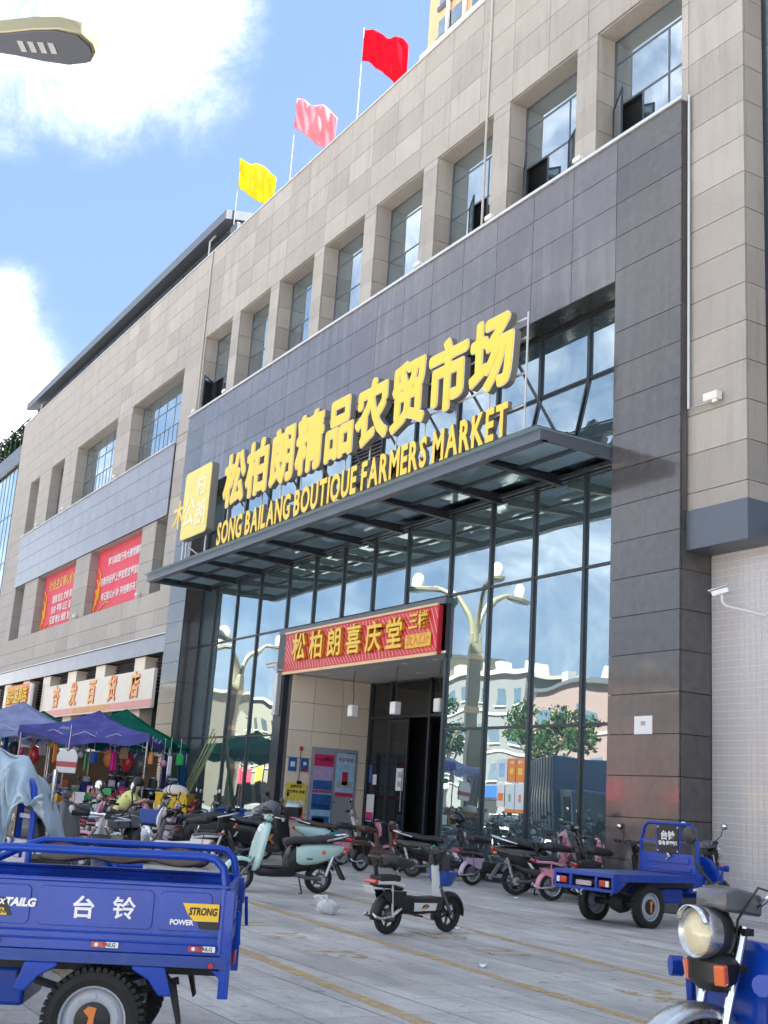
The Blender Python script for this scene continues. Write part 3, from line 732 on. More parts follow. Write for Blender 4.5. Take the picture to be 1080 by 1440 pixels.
text('character', '三楼', .46, 'gold', rb, (-24.82, 15.65, 6.02), FRONT, .03, .010)
G().box(-25.42, -24.22, 15.64, 15.68, 5.36, 5.72).obj('arrow_plate', 'paint_yellow', rb, False, bevel=.03)
text('character', '次入口', .30, 'lens_orange', rb, (-24.9, 15.635, 5.54), FRONT, .004, .004)
g = G(); g.prism([(-24.42, 5.45), (-24.38, 5.45), (-24.38, 5.56), (-24.34, 5.56), (-24.34, 5.52), (-24.26, 5.58), (-24.34, 5.64), (-24.34, 5.60), (-24.42, 5.60)], 15.632, 15.638, 'y'); g.obj('arrow', 'lens_orange', rb, False)
# red banners in the left windows
def banner(label, x0, x1, z0, z1, lines, grp):
    t = thing('window_banner', label, 'banner', ((x0+x1)/2, 15.78, z0), group=grp)
    cx = (x0+x1)/2
    g = G(); g.grid(lambda u, v: (lerp(x0, x1, u)-cx, .02*math.sin(u*19)*math.sin(v*5), lerp(0, z1-z0, v)), 30, 8); g.obj('cloth', 'banner_red', t, True, 180)
    for body, sz, dx, z, m in lines: text('lettering', body, sz, m, t, (dx, -.035, z), FRONT, .003, .006)
    g = G()
    for k in range(3): g.tube([(x0-cx+.3+.25*k, -.03, .2+.25*k), (x0-cx+.5+.15*k, -.03, .9+.5*k), (x0-cx+.35, -.03, 1.2+.5*k)], .035, 5)
    g.tube([(x0-cx+.9, -.03, .1), (x0-cx+2.0, -.03, .45), (x0-cx+2.6, -.03, .38)], .03, 5); g.obj('ribbon_print', 'paint_yellow', t)
banner('red window banner with three lines of white slogan nearest the portal', -53.72, -46.62, 9.1, 12.1,
       [('学习和践行伟大建党精神', .42, .5, 2.3, 'white'), ('在新的征程上更加坚定更加自觉', .42, .3, 1.45, 'white'), ('牢记初心使命 开创美好未来', .42, .3, .7, 'white')], 'red banners in the windows')
banner('smaller red window banner with a grid of white words farther left', -62.95, -56.15, 9.1, 12.1,
       [('社会主义核心价值观', .62, .5, 2.35, 'paint_yellow'), ('富强 民主 文明 和谐', .45, .6, 1.55, 'white'), ('自由 平等 公正 法治', .45, .6, 1.0, 'white'), ('爱国 敬业 诚信 友善', .45, .6, .45, 'white')], 'red banners in the windows')
# shop signs
sh = thing('shop_sign', 'long white shop sign with orange red-edged characters above the stalls', 'sign', (-50, 15.1, 4.4)); sh.location = (0, 0, 0)
G().box(-57.6, -42.35, 15.1, 15.22, 4.42, 5.9).obj('panel', 'sign_cream', sh, False)
for i, ch in enumerate('杏发百货店'):
    x = -55.4+i*2.75
    a = text('character', ch, 1.05, 'sign_red', sh, (x+.03, 15.085, 5.27), FRONT, .006, .045); b = text('character_face', ch, 1.05, 'char_orange', a, (-.02, .02, .012), (0, 0, 0), .006, .018)
slab('stripe', 'strip_pink', sh, -57.5, -42.4, 15.085, 15.098, 4.47, 4.74)
text('phone_lettering', '批发零售 五金日用百货 13600900002 13480056783', .24, 'paint_yellow', sh, (-49.8, 15.08, 4.605), FRONT, .003, .002)
s2 = thing('shop_sign', 'small orange shop sign with yellow raised characters at far left', 'sign', (-62.8, 15.1, 4.9)); s2.location = (0, 0, 0)
G().box(-65.3, -60.3, 15.1, 15.25, 4.6, 6.3).obj('panel', 'poster_orange', s2, False)
for k in range(9): slab('batten', 'paint_red', s2, -65.25, -60.35, 15.085, 15.1, 4.68+k*.18, 4.70+k*.18)
text('lettering', '恒兴厨具店', .86, 'paint_yellow', s2, (-62.8, 15.04, 5.65), FRONT, .04, .014)
text('lettering', '批发零售', .4, 'paint_yellow', s2, (-62.8, 15.06, 4.88), FRONT, .02, .005)
G().tube([(-59.7, 15.0, 4.2), (-59.7, 15.0, 6.2)], .12, 10).obj('light_tube', 'white', s2)
# small fittings
def cctv(label, loc, arm, yaw):
    t = thing('security_camera', label, 'camera', loc, R(yaw), 'security cameras')
    g = G(); g.obox((.02, 0, .05), (.30, .10, .09), (0, R(14), 0)); g.obox((.06, 0, .115), (.36, .13, .015), (0, R(14), 0)); g.obj('housing', 'white', t, False, bevel=.008)
    g = G(); g.lathe([(.035, 0), (.035, .02)], (.16, 0, .01), 12, 'x'); g.obj('lens', 'black_gloss', t)
    ri = Matrix.Rotation(-R(yaw), 3, 'Z'); g = G(); g.tube([ri @ Vector(p) for p in arm], .022, 8); g.obj('arm', 'white', t)
    return t
cctv('white security camera on bent arm fixed to the tiled wall', (-14.32, 15.25, 5.42), [(0, 0, 0), (.01, 0, -.12), (.03, .06, -.19), (.08, .14, -.21), (.32, .74, -.30)], 205)
cctv('small white security camera on the dark jamb left of entrance', (-32.75, 15.45, 5.35), [(0, 0, 0), (.03, .05, -.06), (.06, .32, -.06)], 230)
G().box(-32.9, -32.7, 15.6, 15.77, 3.9, 5.2).obj('conduit_box', 'metal_cap', bld, False, bevel=.02)
t = tag(G().obox((-14.55, 15.28, 9.16), (.34, .16, .16)).obox((-14.45, 15.24, 9.05), (.12, .06, .06)).obj('junction_lamp', 'white_warm', None, False, bevel=.02), 'cream box lamp at the end of a conduit on tan wall', 'lamp')
for x, z, y, lab in ((-18.5, 15.80, 15.22, 'under the rightmost upper window'), (-21.9, 15.80, 15.22, 'between the first and second upper windows from right'), (-25.2, 15.80, 15.22, 'between the second and third upper windows from right'),
                     (-38.5, 15.80, 15.22, 'beside the last upper window over the portal'), (-41.5, 15.80, 15.22, 'at the left end of the portal top'), (-51.2, 15.19, 15.3, 'beside the wide left window nearest the portal'), (-59.6, 15.19, 15.3, 'beside the second wide left window'),
                     (-64.7, 15.19, 15.3, 'beside the narrow far left window'), (-46.0, 9.06, 15.3, 'right of the slogan banner'), (-54.8, 9.06, 15.3, 'between the two red banners')):
    tag(G().box(x-.13, x+.13, y-.08, y+.06, z+.05, z+.17).box(x-.05, x+.05, y-.02, y+.06, z, z+.05).obj('floodlight', 'white_warm', None, False, bevel=.015), 'small cream floodlight '+lab, 'floodlight', 'small floodlights on the ledges')
for i, (x, lab) in enumerate(((-29.6, 'white box lamp on a black cord nearest the stone lobby wall'), (-27.25, 'middle of the three white box lamps hanging in the entrance'), (-25.1, 'white box lamp hanging nearest the right jamb of entrance'))):
    t = thing('pendant_lamp', lab, 'lamp', (x, 16.6, 3.85), group='box lamps hanging in the entrance')
    G().box(-.14, .14, -.1, .1, 0, .34).obj('box', 'white', t, False, bevel=.02); G().box(-.10, .10, -.106, -.1, .04, .24).obj('lens', 'lens_white', t, False)
    q = G(); q.tube([(0, 0, .34), (.03, .0, .6), (-.05, 0, .9), (.0, 0, 1.33)], .012, 6); q.obj('cord', 'black', t)
# posters, notices
def sheet(name, label, cat, plane, a0, a1, z0, z1, m, prints=(), grp=None):
    t = thing(name, label, cat, group=grp)
    if plane == 'x': G().box(-32.236, -32.232, a0, a1, z0, z1).obj('sheet', m, t, False)
    else:
        yy = plane; G().box(a0, a1, yy, yy+.004, z0, z1).obj('sheet', m, t, False)
    for kind, u, v, sz, body, mm in prints:
        if plane == 'x': loc, rot = (-32.230, lerp(a0, a1, u), lerp(z0, z1, v)), (R(90), 0, R(90))
        else: loc, rot = (lerp(a0, a1, u), plane-.004, lerp(z0, z1, v)), FRONT
        if kind == 't': text('print', body, sz, mm, t, loc, rot, .001, .002)
        else:
            hh, wd = body
            if plane == 'x': G().box(-32.231, -32.229, lerp(a0,a1,u)-wd/2, lerp(a0,a1,u)+wd/2, lerp(z0,z1,v)-hh/2, lerp(z0,z1,v)+hh/2).obj('print', mm, t, False)
            else: G().box(lerp(a0,a1,u)-wd/2, lerp(a0,a1,u)+wd/2, plane-.004, plane-.001, lerp(z0,z1,v)-hh/2, lerp(z0,z1,v)+hh/2).obj('print', mm, t, False)
    return t
sheet('poster', 'crimson and lilac public-notice poster, upper left on grey door', 'poster', 'x', 16.86, 17.56, 1.72, 2.86, 'poster_lilac', [('b', .5, .83, 0, (.36, .68), 'poster_red'), ('t', .5, .85, .14, '一人得利', 'white'), ('b', .5, .18, 0, (.28, .66), 'poster_blue'), ('b', .5, .02, 0, (.05, .68), 'poster_red')])
sheet('poster', 'blue poster with dark cars, lower left on grey door', 'poster', 'x', 16.86, 17.56, .62, 1.68, 'poster_sky', [('b', .5, .76, 0, (.46, .68), 'poster_blue'), ('t', .5, .62, .15, '平安出行', 'white'), ('b', .5, .2, 0, (.36, .6), 'poster_blue'), ('b', .4, .25, 0, (.13, .4), 'paint_red')])
sheet('poster', 'pale blue poster with a red figure on right door leaf', 'poster', 'x', 17.64, 18.30, 1.62, 2.92, 'poster_sky', [('t', .5, .84, .14, '守护平安', 'paint_red'), ('b', .5, .42, 0, (.4, .2), 'paint_red'), ('b', .5, .28, 0, (.18, .55), 'wall_grey'), ('b', .5, .05, 0, (.12, .64), 'poster_red')])
sheet('notice', 'yellow notice with black lettering and three small boxes by door', 'notice', 'x', 15.98, 16.66, 1.20, 1.94, 'poster_yellow', [('t', .5, .84, .10, '温馨提示', 'black'), ('t', .5, .64, .10, '请勿停车 谢谢', 'black'), ('b', .2, .2, 0, (.14, .15), 'paper'), ('b', .5, .2, 0, (.14, .15), 'paper'), ('b', .8, .2, 0, (.14, .15), 'paper')])
sheet('notice', 'red and magenta notice strip under the yellow notice', 'notice', 'x', 15.98, 16.62, .86, 1.17, 'poster_orange', [('t', .5, .65, .12, '禁止停车', 'poster_red'), ('b', .5, .15, 0, (.09, .62), 'magenta')])
sheet('notice', 'small blue safety card nearer the dark jamb', 'notice', 'x', 16.0, 16.28, 2.28, 2.68, 'poster_blue', [('b', .5, .5, 0, (.15, .15), 'poster_pale')])
sheet('notice', 'small navy safety card under the red alarm box', 'notice', 'x', 16.42, 16.68, 2.28, 2.68, 'poster_blue', [('b', .5, .12, 0, (.05, .24), 'paint_red'), ('b', .5, .6, 0, (.1, .1), 'lens_white')])
t = tag(G().box(-32.31, -32.24, 16.36, 16.46, 2.90, 3.02).obj('alarm_box', 'paint_red', None, False, bevel=.01), 'small red fire alarm box on the lobby wall', 'alarm')
t = tag(G().tube([(-32.28, 16.41, 2.90), (-32.28, 16.41, 2.1), (-32.25, 16.40, 1.98)], .010, 6).obox((-32.22, 16.40, 1.95), (.08, .14, .1)).obj('wall_cable', 'black', None), 'thin black cable with small box on the lobby wall', 'cable')
sheet('notice', 'white square sheet taped to the granite column', 'notice', Y0-.006, -16.42, -15.95, 3.04, 3.37, 'paper', [('b', .5, .6, 0, (.08, .12), 'wall_grey')])
sheet('notice', 'small white notice on the entrance glass', 'notice', 18.74, -31.85, -31.62, 2.05, 2.35, 'paper', [('b', .5, .5, 0, (.12, .15), 'poster_pale')])
sheet('notice', 'narrow blue notice on the entrance glass', 'notice', 18.74, -32.08, -31.9, 2.1, 2.65, 'poster_blue')
sheet('notice', 'white printed notice on the inner glass door', 'notice', 18.69, -30.4, -30.0, 1.9, 2.55, 'paper', [('b', .5, .7, 0, (.16, .2), 'wall_grey'), ('b', .5, .3, 0, (.16, .2), 'wall_grey')])
sheet('notice', 'pink slip hanging under a white box at entrance', 'notice', 18.72, -32.1, -31.65, .95, 1.75, 'paper', [('b', .5, .18, 0, (.25, .42), 'magenta')])
gy_ = YG-.012
for lab, x0, x1, z0, z1, m, pr in (
    ('pale blue sheet at top left of the glass notices', -21.62, -21.22, 2.16, 2.63, 'poster_pale', [('b', .5, .5, 0, (.3, .2), 'poster_sky')]),
    ('bright orange sheet in the middle of the top glass notices', -21.20, -20.92, 2.14, 2.65, 'poster_orange', [('t', .5, .82, .08, '公告', 'white'), ('b', .5, .45, 0, (.12, .12), 'poster_yellow')]),
    ('bright orange sheet nearest the mullion, top of glass notices', -20.90, -20.60, 2.14, 2.65, 'poster_orange', [('t', .5, .82, .08, '提示', 'white'), ('b', .5, .45, 0, (.14, .14), 'poster_yellow')]),
    ('narrow white and orange sheet at lower left of glass notices', -21.57, -21.30, 1.60, 2.07, 'paper', [('b', .5, .45, 0, (.16, .2), 'poster_orange')]),
    ('pale sheet with orange foot in the lower middle of glass notices', -21.27, -20.93, 1.50, 2.10, 'poster_pale', [('b', .5, .04, 0, (.08, .32), 'poster_orange'), ('b', .5, .5, 0, (.16, .08), 'plate_green')]),
    ('pale sheet with orange foot beside the mullion, lower glass notices', -20.91, -20.57, 1.50, 2.10, 'poster_pale', [('b', .5, .04, 0, (.08, .32), 'poster_orange'), ('b', .5, .5, 0, (.16, .08), 'lens_orange')])):
    sheet('notice', lab, 'notice', gy_, x0, x1, z0, z1, m, pr, 'notices taped to the glass')
# rooftop flags
def flag(label, x, m, ztop, ph):
    t = thing('flag', label, 'flag', (x, 17.5, 22.6), group='coloured flags along the roof edge')
    G().tube([(0, 0, 0), (.02, 0, ztop-22.6)], [.04, .022], 6).obj('pole', 'steel', t)
    g = G()
    def fn(u, v):
        d = u*1.75*(1-.08*v); z = ztop-22.65-v*1.4-.80*u**1.5-.45*u*v+.09*math.sin(u*8+ph)
        o = .20*math.sin(u*6.0+ph+v*1.6)*u**.5+.07*math.sin(u*13+2*ph+v*3)+.03*math.sin(u*25-v*7)
        return (d*.62-o*.78+.1*math.sin(v*2.5)*u, d*.78+o*.62, z)
    g.grid(fn, 40, 20); g.obj('cloth', m, t, True, 180, solid=.004)
flag('red flag flying highest along the roof edge', -34.05, 'flag_red', 29.75, .2)
flag('pink flag, middle of the three on the roof', -39.6, 'flag_pink', 29.7, 1.3)
flag('yellow flag on the roof nearest the pavilion', -45.3, 'flag_yellow', 29.6, 2.2)
# roof greenery
def leaf_cloud(g, c, r, n, size, flat=.9):
    for _ in range(n):
        while True:
            p = Vector((random.uniform(-1,1), random.uniform(-1,1), random.uniform(-1,1)))
            if p.length < 1: break
        p = p*(.55+.45*random.random()); q = Vector(c)+Vector((p.x*r[0], p.y*r[1], p.z*r[2]))
        a = Vector((random.gauss(0,1), random.gauss(0,1), random.gauss(0,1))).normalized(); b = a.cross(Vector((random.gauss(0,1), random.gauss(0,1), random.gauss(0,1)))).normalized()
        s_ = size*random.uniform(.6, 1.4)
        g.add([q-a*s_, q+b*s_*.5, q+a*s_, q-b*s_*.5], [(0,1,2,3)])
for i, (x, y, r, lab) in enumerate(((-75.5, 16.6, .8, 'small green roof shrub nearest the tan parapet'), (-79.5, 16.6, 1.2, 'broad leafy roof shrub behind the railing'), (-83.5, 16.6, 1.5, 'tall roof shrub spilling over the glass wing'), (-88, 16.6, 1.5, 'leftmost green roof shrub at the picture edge'))):
    t = thing('roof_shrub', lab, 'shrub', (x, y, 22.0), group='shrubs on the roof of the glass wing')
    g = G(); leaf_cloud(g, (0, 0, 1.7), (r*1.3, .8, 1.0*r), 420, .16); g.obj('crown', 'leaf', t, False)
    g = G(); [g.tube([(0, 0, .4), (random.uniform(-.6,.6), 0, 1.8)], .03, 5) for _ in range(4)]; g.obj('stem', 'bark', t)
    G().box(-r, r, -.3, .3, 0, .5).obj('planter', 'metal_grey', t, False)
# high-rise behind
tw = thing('apartment_tower', 'tan apartment tower rising behind the market roof', 'tower', (-67, 52, 0)); tw.location = (0, 0, 0)
G().box(-75.3, -58, 45, 60, 0, 84).obj('wall', 'tower_tan', tw, False)
for k in range(24):
    z = 8+k*3.1
    slab('cornice', 'wall_cream', tw, -75.9, -57.5, 44.6, 45, z, z+.35) if k % 6 == 0 else None
    for x0, x1 in ((-73.6, -70.2), (-68.6, -66.2), (-64.4, -61.5)):
        w_ = slab('window', 'window_glass', tw, x0, x1, 44.93, 44.99, z+.7, z+2.5)
    slab('balcony_rail', 'metal_grey', tw, -73.7, -70.1, 44.75, 44.90, z+.3, z+.72)
for x in (-71.9, -69.4): slab('downpipe', 'white', tw, x-.12, x+.12, 44.6, 44.85, 0, 84)

# ================================================================ ground
def paving(n, l):
    b = n.new('ShaderNodeBsdfPrincipled'); geo = n.new('ShaderNodeNewGeometry')
    br = n.new('ShaderNodeTexBrick'); br.inputs['Scale'].default_value = 1.0; br.inputs['Brick Width'].default_value = 1.2; br.inputs['Row Height'].default_value = .6
    br.inputs['Mortar Size'].default_value = .006; br.offset = .5
    br.inputs['Color1'].default_value = (.49, .47, .445, 1); br.inputs['Color2'].default_value = (.43, .41, .39, 1); br.inputs['Mortar'].default_value = (.20, .20, .205, 1)
    l.new(geo.outputs['Position'], br.inputs['Vector'])
    def noise(sc, d=6, st=None, ro=.65):
        q = n.new('ShaderNodeTexNoise'); q.inputs['Scale'].default_value = sc; q.inputs['Detail'].default_value = d; q.inputs['Roughness'].default_value = ro
        if st:
            mp = n.new('ShaderNodeMapping'); mp.inputs['Scale'].default_value = st; l.new(geo.outputs['Position'], mp.inputs['Vector']); l.new(mp.outputs[0], q.inputs['Vector'])
        else: l.new(geo.outputs['Position'], q.inputs['Vector'])
        return q.outputs[0]
    def mul(col, nz, lo, hi, a=.3, c=.7):
        mr = n.new('ShaderNodeMapRange'); l.new(nz, mr.inputs[0]); mr.inputs[1].default_value = a; mr.inputs[2].default_value = c; mr.inputs[3].default_value = lo; mr.inputs[4].default_value = hi
        vm = n.new('ShaderNodeVectorMath'); vm.operation = 'SCALE'; l.new(col, vm.inputs[0]); l.new(mr.outputs[0], vm.inputs['Scale']); return vm.outputs[0]
    c1 = mul(br.outputs['Color'], noise(.35, 5), .78, 1.22); c1 = mul(c1, noise(1.4, 7, (.35, 1.6, 1)), .74, 1.26); c1 = mul(c1, noise(38, 3), .84, 1.16); c1 = mul(c1, noise(6, 6, (.4, 2, 1)), .88, 1.12)
    oi = n.new('ShaderNodeObjectInfo'); c1 = mul(c1, oi.outputs['Random'], .90, 1.10, 0, 1)
    dk = n.new('ShaderNodeMapRange'); l.new(noise(1.1, 8, None, .75), dk.inputs[0]); dk.inputs[1].default_value = .60; dk.inputs[2].default_value = .72; dk.inputs[3].default_value = 0; dk.inputs[4].default_value = .75
    mm = n.new('ShaderNodeMix'); mm.data_type = 'RGBA'; l.new(dk.outputs[0], mm.inputs[0]); l.new(c1, mm.inputs[6]); mm.inputs[7].default_value = (.20, .20, .205, 1)
    sp = n.new('ShaderNodeMapRange'); l.new(noise(7.5, 3, None, .4), sp.inputs[0]); sp.inputs[1].default_value = .68; sp.inputs[2].default_value = .71; sp.inputs[3].default_value = 0; sp.inputs[4].default_value = .6
    m2 = n.new('ShaderNodeMix'); m2.data_type = 'RGBA'; l.new(sp.outputs[0], m2.inputs[0]); l.new(mm.outputs[2], m2.inputs[6]); m2.inputs[7].default_value = (.12, .115, .11, 1)
    tm = n.new('ShaderNodeMapRange'); l.new(noise(1.0, 5, (.12, 3.2, 1), .6), tm.inputs[0]); tm.inputs[1].default_value = .57; tm.inputs[2].default_value = .70; tm.inputs[3].default_value = 0; tm.inputs[4].default_value = .45
    m3 = n.new('ShaderNodeMix'); m3.data_type = 'RGBA'; l.new(tm.outputs[0], m3.inputs[0]); l.new(m2.outputs[2], m3.inputs[6]); m3.inputs[7].default_value = (.21, .205, .20, 1)
    l.new(m3.outputs[2], b.inputs['Base Color'])
    rm = n.new('ShaderNodeMapRange'); l.new(noise(2.2, 6), rm.inputs[0]); rm.inputs[3].default_value = .38; rm.inputs[4].default_value = .85; l.new(rm.outputs[0], b.inputs['Roughness'])
    bp = n.new('ShaderNodeBump'); bp.inputs['Strength'].default_value = .35; bp.inputs['Distance'].default_value = .008; l.new(noise(45, 4), bp.inputs['Height']); l.new(bp.outputs[0], b.inputs['Normal'])
    return b.outputs[0]
mix_shader_mat('paving', paving)
def worn(n, l, col=(.62, .42, .16), thr=.455):
    df = n.new('ShaderNodeBsdfDiffuse'); df.inputs[0].default_value = (*col, 1); tr = n.new('ShaderNodeBsdfTransparent'); geo = n.new('ShaderNodeNewGeometry')
    q = n.new('ShaderNodeTexNoise'); q.inputs['Scale'].default_value = 5; q.inputs['Detail'].default_value = 9; q.inputs['Roughness'].default_value = .78; l.new(geo.outputs['Position'], q.inputs['Vector'])
    mr = n.new('ShaderNodeMapRange'); l.new(q.outputs[0], mr.inputs[0]); mr.inputs[1].default_value = thr-.09; mr.inputs[2].default_value = thr+.16; mr.inputs[3].default_value = .03; mr.inputs[4].default_value = .78
    mx = n.new('ShaderNodeMixShader'); l.new(mr.outputs[0], mx.inputs[0]); l.new(tr.outputs[0], mx.inputs[1]); l.new(df.outputs[0], mx.inputs[2]); return mx.outputs[0]
mix_shader_mat('worn_paint', lambda n, l: worn(n, l))
mix_shader_mat('worn_paint_faint', lambda n, l: worn(n, l, (.60, .42, .18), .53))
gr = G().box(-400, 300, -400, 400, -.3, -.008).obj('ground', 'paving', None, False, kind='structure')
PU = G().box(-.597, .597, -.297, .297, -.004, 0).mesh('paving', False)
for j in range(18):
    for i in range(16):
        o = bpy.data.objects.new('paving_slab', PU); COL.objects.link(o); o.parent = gr
        y = 2.1+.6*j; row = math.floor(y/.6)
        o.location = (-22.8+1.2*i+(.6 if row % 2 else 0)+.6, math.floor(y/.6)*.6+.3, -.0005+random.uniform(-.0012, .0012))
        o.rotation_euler = (random.uniform(-.0015, .0015), random.uniform(-.001, .001), 0)
def line(x0, y0, x1, y1, wd, m='worn_paint'):
    a, b = Vector((x0, y0, 0)), Vector((x1, y1, 0)); d = (b-a).normalized(); s = Vector((-d.y, d.x, 0))*wd/2
    g = G(); n = 24
    g.grid(lambda u, v: tuple(a.lerp(b, u)+s*(2*v-1)+Vector((0, 0, .004))), n, 1); o = g.obj('painted_line', m, gr, False); return o
line(-17.4, 7.66, -5.2, 6.62, .15); line(-17.4, 5.62, -5.2, 4.80, .16); line(-19.5, 9.98, -6.0, 8.42, .15, 'worn_paint'); line(-22, 12.2, -9.0, 10.5, .12, 'worn_paint_faint')
line(-14.5, 3.3, -3.5, 2.7, .12)
for x, y, s_, b_ in ((-12.35, 6.22, .62, '12'), (-10.9, 6.1, .7, '13'), (-13.4, 6.3, .6, '11'), (-10.95, 8.2, .7, '23'), (-12.4, 8.35, .75, '22'), (-15.6, 8.6, .7, '21'), (-8.2, 7.9, .7, '24')):
    o = text('painted_number', b_, s_, 'worn_paint_faint', gr, (x, y, .006), (0, 0, R(-5)), .0005, .02)
road = G().box(-300, 200, -26, -8, -.05, .002).obj('road', 'asphalt', None, False, kind='structure')
kb = G().box(-300, 200, -8, -7.75, -.05, .12).obj('kerb', 'wall_grey', None, False, kind='structure')

# ================================================================ vehicles
def sell(a, p):
    c, s = math.cos(a), math.sin(a)
    return math.copysign(abs(c)**(2/p), c), math.copysign(abs(s)**(2/p), s)
def body_x(secs, n=18, p=2.8):                                      # (x, z, half width, half height)
    return [[(x, hw*sell(2*math.pi*j/n, p)[0], z+hh*sell(2*math.pi*j/n, p)[1]) for j in range(n)] for x, z, hw, hh in secs]
def body_z(secs, n=18, p=2.8):                                      # (z, x, half width, half thickness)
    return [[(x+ht*sell(2*math.pi*j/n, p)[1], hw*sell(2*math.pi*j/n, p)[0], z) for j in range(n)] for z, x, hw, ht in secs]
def shell(secs, kind='x', n=18, p=2.8):
    g = G(); g.loft((body_x if kind == 'x' else body_z)(secs, n, p)); return g
def wheel(parent, c, rad, wd, rim='steel', spokes=5, tread=0, hub='steel', logo=False, side=1):
    g = G(); h = wd/2; ri = rad*.66
    g.lathe([(ri, -h*.75), (rad*.80, -h), (rad*.93, -h*.92), (rad*.985, -h*.62), (rad, -h*.2), (rad, h*.2), (rad*.985, h*.62), (rad*.93, h*.92), (rad*.80, h), (ri, h*.75), (ri*.97, 0), (ri, -h*.75)], c, 40, cap=False)
    if tread:
        for k in range(tread):
            a = 2*math.pi*k/tread
            for s_ in (-1, 1):
                aa = a+(.5*math.pi/tread if s_ > 0 else 0)
                m = Matrix.Translation(c) @ Matrix.Rotation(-aa, 4, 'Y') @ Matrix.Translation((rad*.985, s_*h*.6, 0))
                q = G(); q.box(-.012, .012, -h*.34, h*.34, -rad*math.pi/tread*.6, rad*math.pi/tread*.6); g.add([m @ Vector(p) for p in q.v], q.f)
    w_ = g.obj('wheel', 'rubber', parent, True, 30)
    g = G(); rr = ri*.98
    g.lathe([(rr, -h*.7), (rr*1.04, -h*.78), (rr*.98, -h*.7), (rr*.93, -h*.3), (rr*.93, h*.3), (rr*.98, h*.7), (rr*1.04, h*.78), (rr, h*.7)], c, 36, cap=False)
    if logo:
        o = side*h
        g.lathe([(0, o*.45), (rr*.45, o*.45), (rr*.62, o*.62), (rr*.80, o*.60), (rr*.94, o*.30)], c, 36, cap=False)
        for k in range(8):
            a = 2*math.pi*k/8; g.lathe([(rr*.07, o*.6), (rr*.07, o*.70), (0, o*.70)], (c[0]+rr*.72*math.cos(a), c[1], c[2]+rr*.72*math.sin(a)), 8)
    else:
        g.lathe([(0, -h*1.0), (rr*.20, -h*1.0), (rr*.26, -h*.5), (rr*.26, h*.5), (rr*.20, h*1.0), (0, h*1.0)], c, 18)
        for k in range(spokes):
            a = 2*math.pi*(k+.3)/spokes; d = Vector((math.cos(a), 0, math.sin(a)))
            g.bar(Vector(c)+d*rr*.2, Vector(c)+d*rr*.98, rr*.17 if spokes < 9 else .012, h*.5 if spokes < 9 else .012)
    r_ = g.obj('rim', rim, w_, True, 30)
    if logo:
        o = side*h
        G().lathe([(0, o*.78), (rr*.50, o*.78), (rr*.56, o*.70), (rr*.56, o*.5)], c, 28).obj('hub_cap', 'black', w_)
        y = c[1]+o*.80; G().prism([(c[0]+p*rr, c[2]+q*rr) for p, q in ((-.06, -.42), (.13, -.42), (.13, -.05), (.10, .12), (.28, .30), (.14, .44), (-.12, .40), (-.06, .1))], min(y, y+.006*side), max(y, y+.006*side), 'y').obj('hub_mark', 'paint_orange', w_, False)
    return w_
def fender(parent, c, rad, wd, a0, a1, m, th=.012, name='fender'):
    g = G(); n = 16; prof = [(-1, -.03), (-.85, .0), (-.4, .02), (.4, .02), (.85, 0), (1, -.03)]
    g.grid(lambda u, v: None, 0, 0) if False else None
    vs = []
    for i in range(n+1):
        a = R(lerp(a0, a1, i/n))
        for y, dr in prof: vs.append((c[0]+(rad+dr)*math.cos(a), c[1]+y*wd/2, c[2]+(rad+dr)*math.sin(a)))
    k = len(prof); g.add(vs, [(i*k+j, i*k+j+1, (i+1)*k+j+1, (i+1)*k+j) for i in range(n) for j in range(k-1)])
    return g.obj(name, m, parent, True, 60, solid=th)
def handlebar(parent, x, z, w_=.34, back=.10, rise=.08, m='black', grips='black_matte', mirrors=True, mirror_m='black'):
    g = G(); g.tube([(x-back, -w_, z+rise), (x-.02, -.17, z+rise), (x, -.06, z), (x, .06, z), (x-.02, .17, z+rise), (x-back, w_, z+rise)], .014, 8)
    hb = g.obj('handlebar', m, parent)
    for s_ in (-1, 1):
        q = G(); q.tube([(x-.06, s_*w_*.6, z+rise), (x+.05, s_*w_*.45, z+rise+.03), (x+.11, s_*.10, z-.03), (x+.08, s_*.04, z-.22)], .006, 5); q.obj('brake_cable', 'black', hb)
    for s_ in (-1, 1):
        q = G(); q.tube([(x-back*.62, s_*w_*.70, z+rise), (x-back-.01, s_*(w_+.01), z+rise)], .021, 8); q.obj('grip', grips, hb)
        q = G(); q.tube([(x-back*.45, s_*w_*.62, z+rise), (x-back*.2+.05, s_*w_*.8, z+rise-.02), (x-back+.06, s_*(w_-.01), z+rise-.025)], .007, 6); q.obj('brake_lever', 'steel', hb)
        if mirrors:
            q = G(); q.tube([(x-.04, s_*.20, z+rise), (x+.02, s_*.27, z+rise+.10), (x-.02, s_*.33, z+rise+.20)], .007, 6); q.obj('mirror_stalk', 'black', hb)
            m4 = Matrix.Rotation(R(12)*s_, 3, 'Z'); q = G(); q.ell((x-.02, s_*.355, z+rise+.225), (.018, .062, .045), 12, 8, m4); mo = q.obj('mirror', mirror_m, hb)
            q = G(); q.ell((x-.030, s_*.355, z+rise+.225), (.012, .052, .036), 12, 6, m4); q.obj('mirror_glass', 'chrome', mo)
    return hb
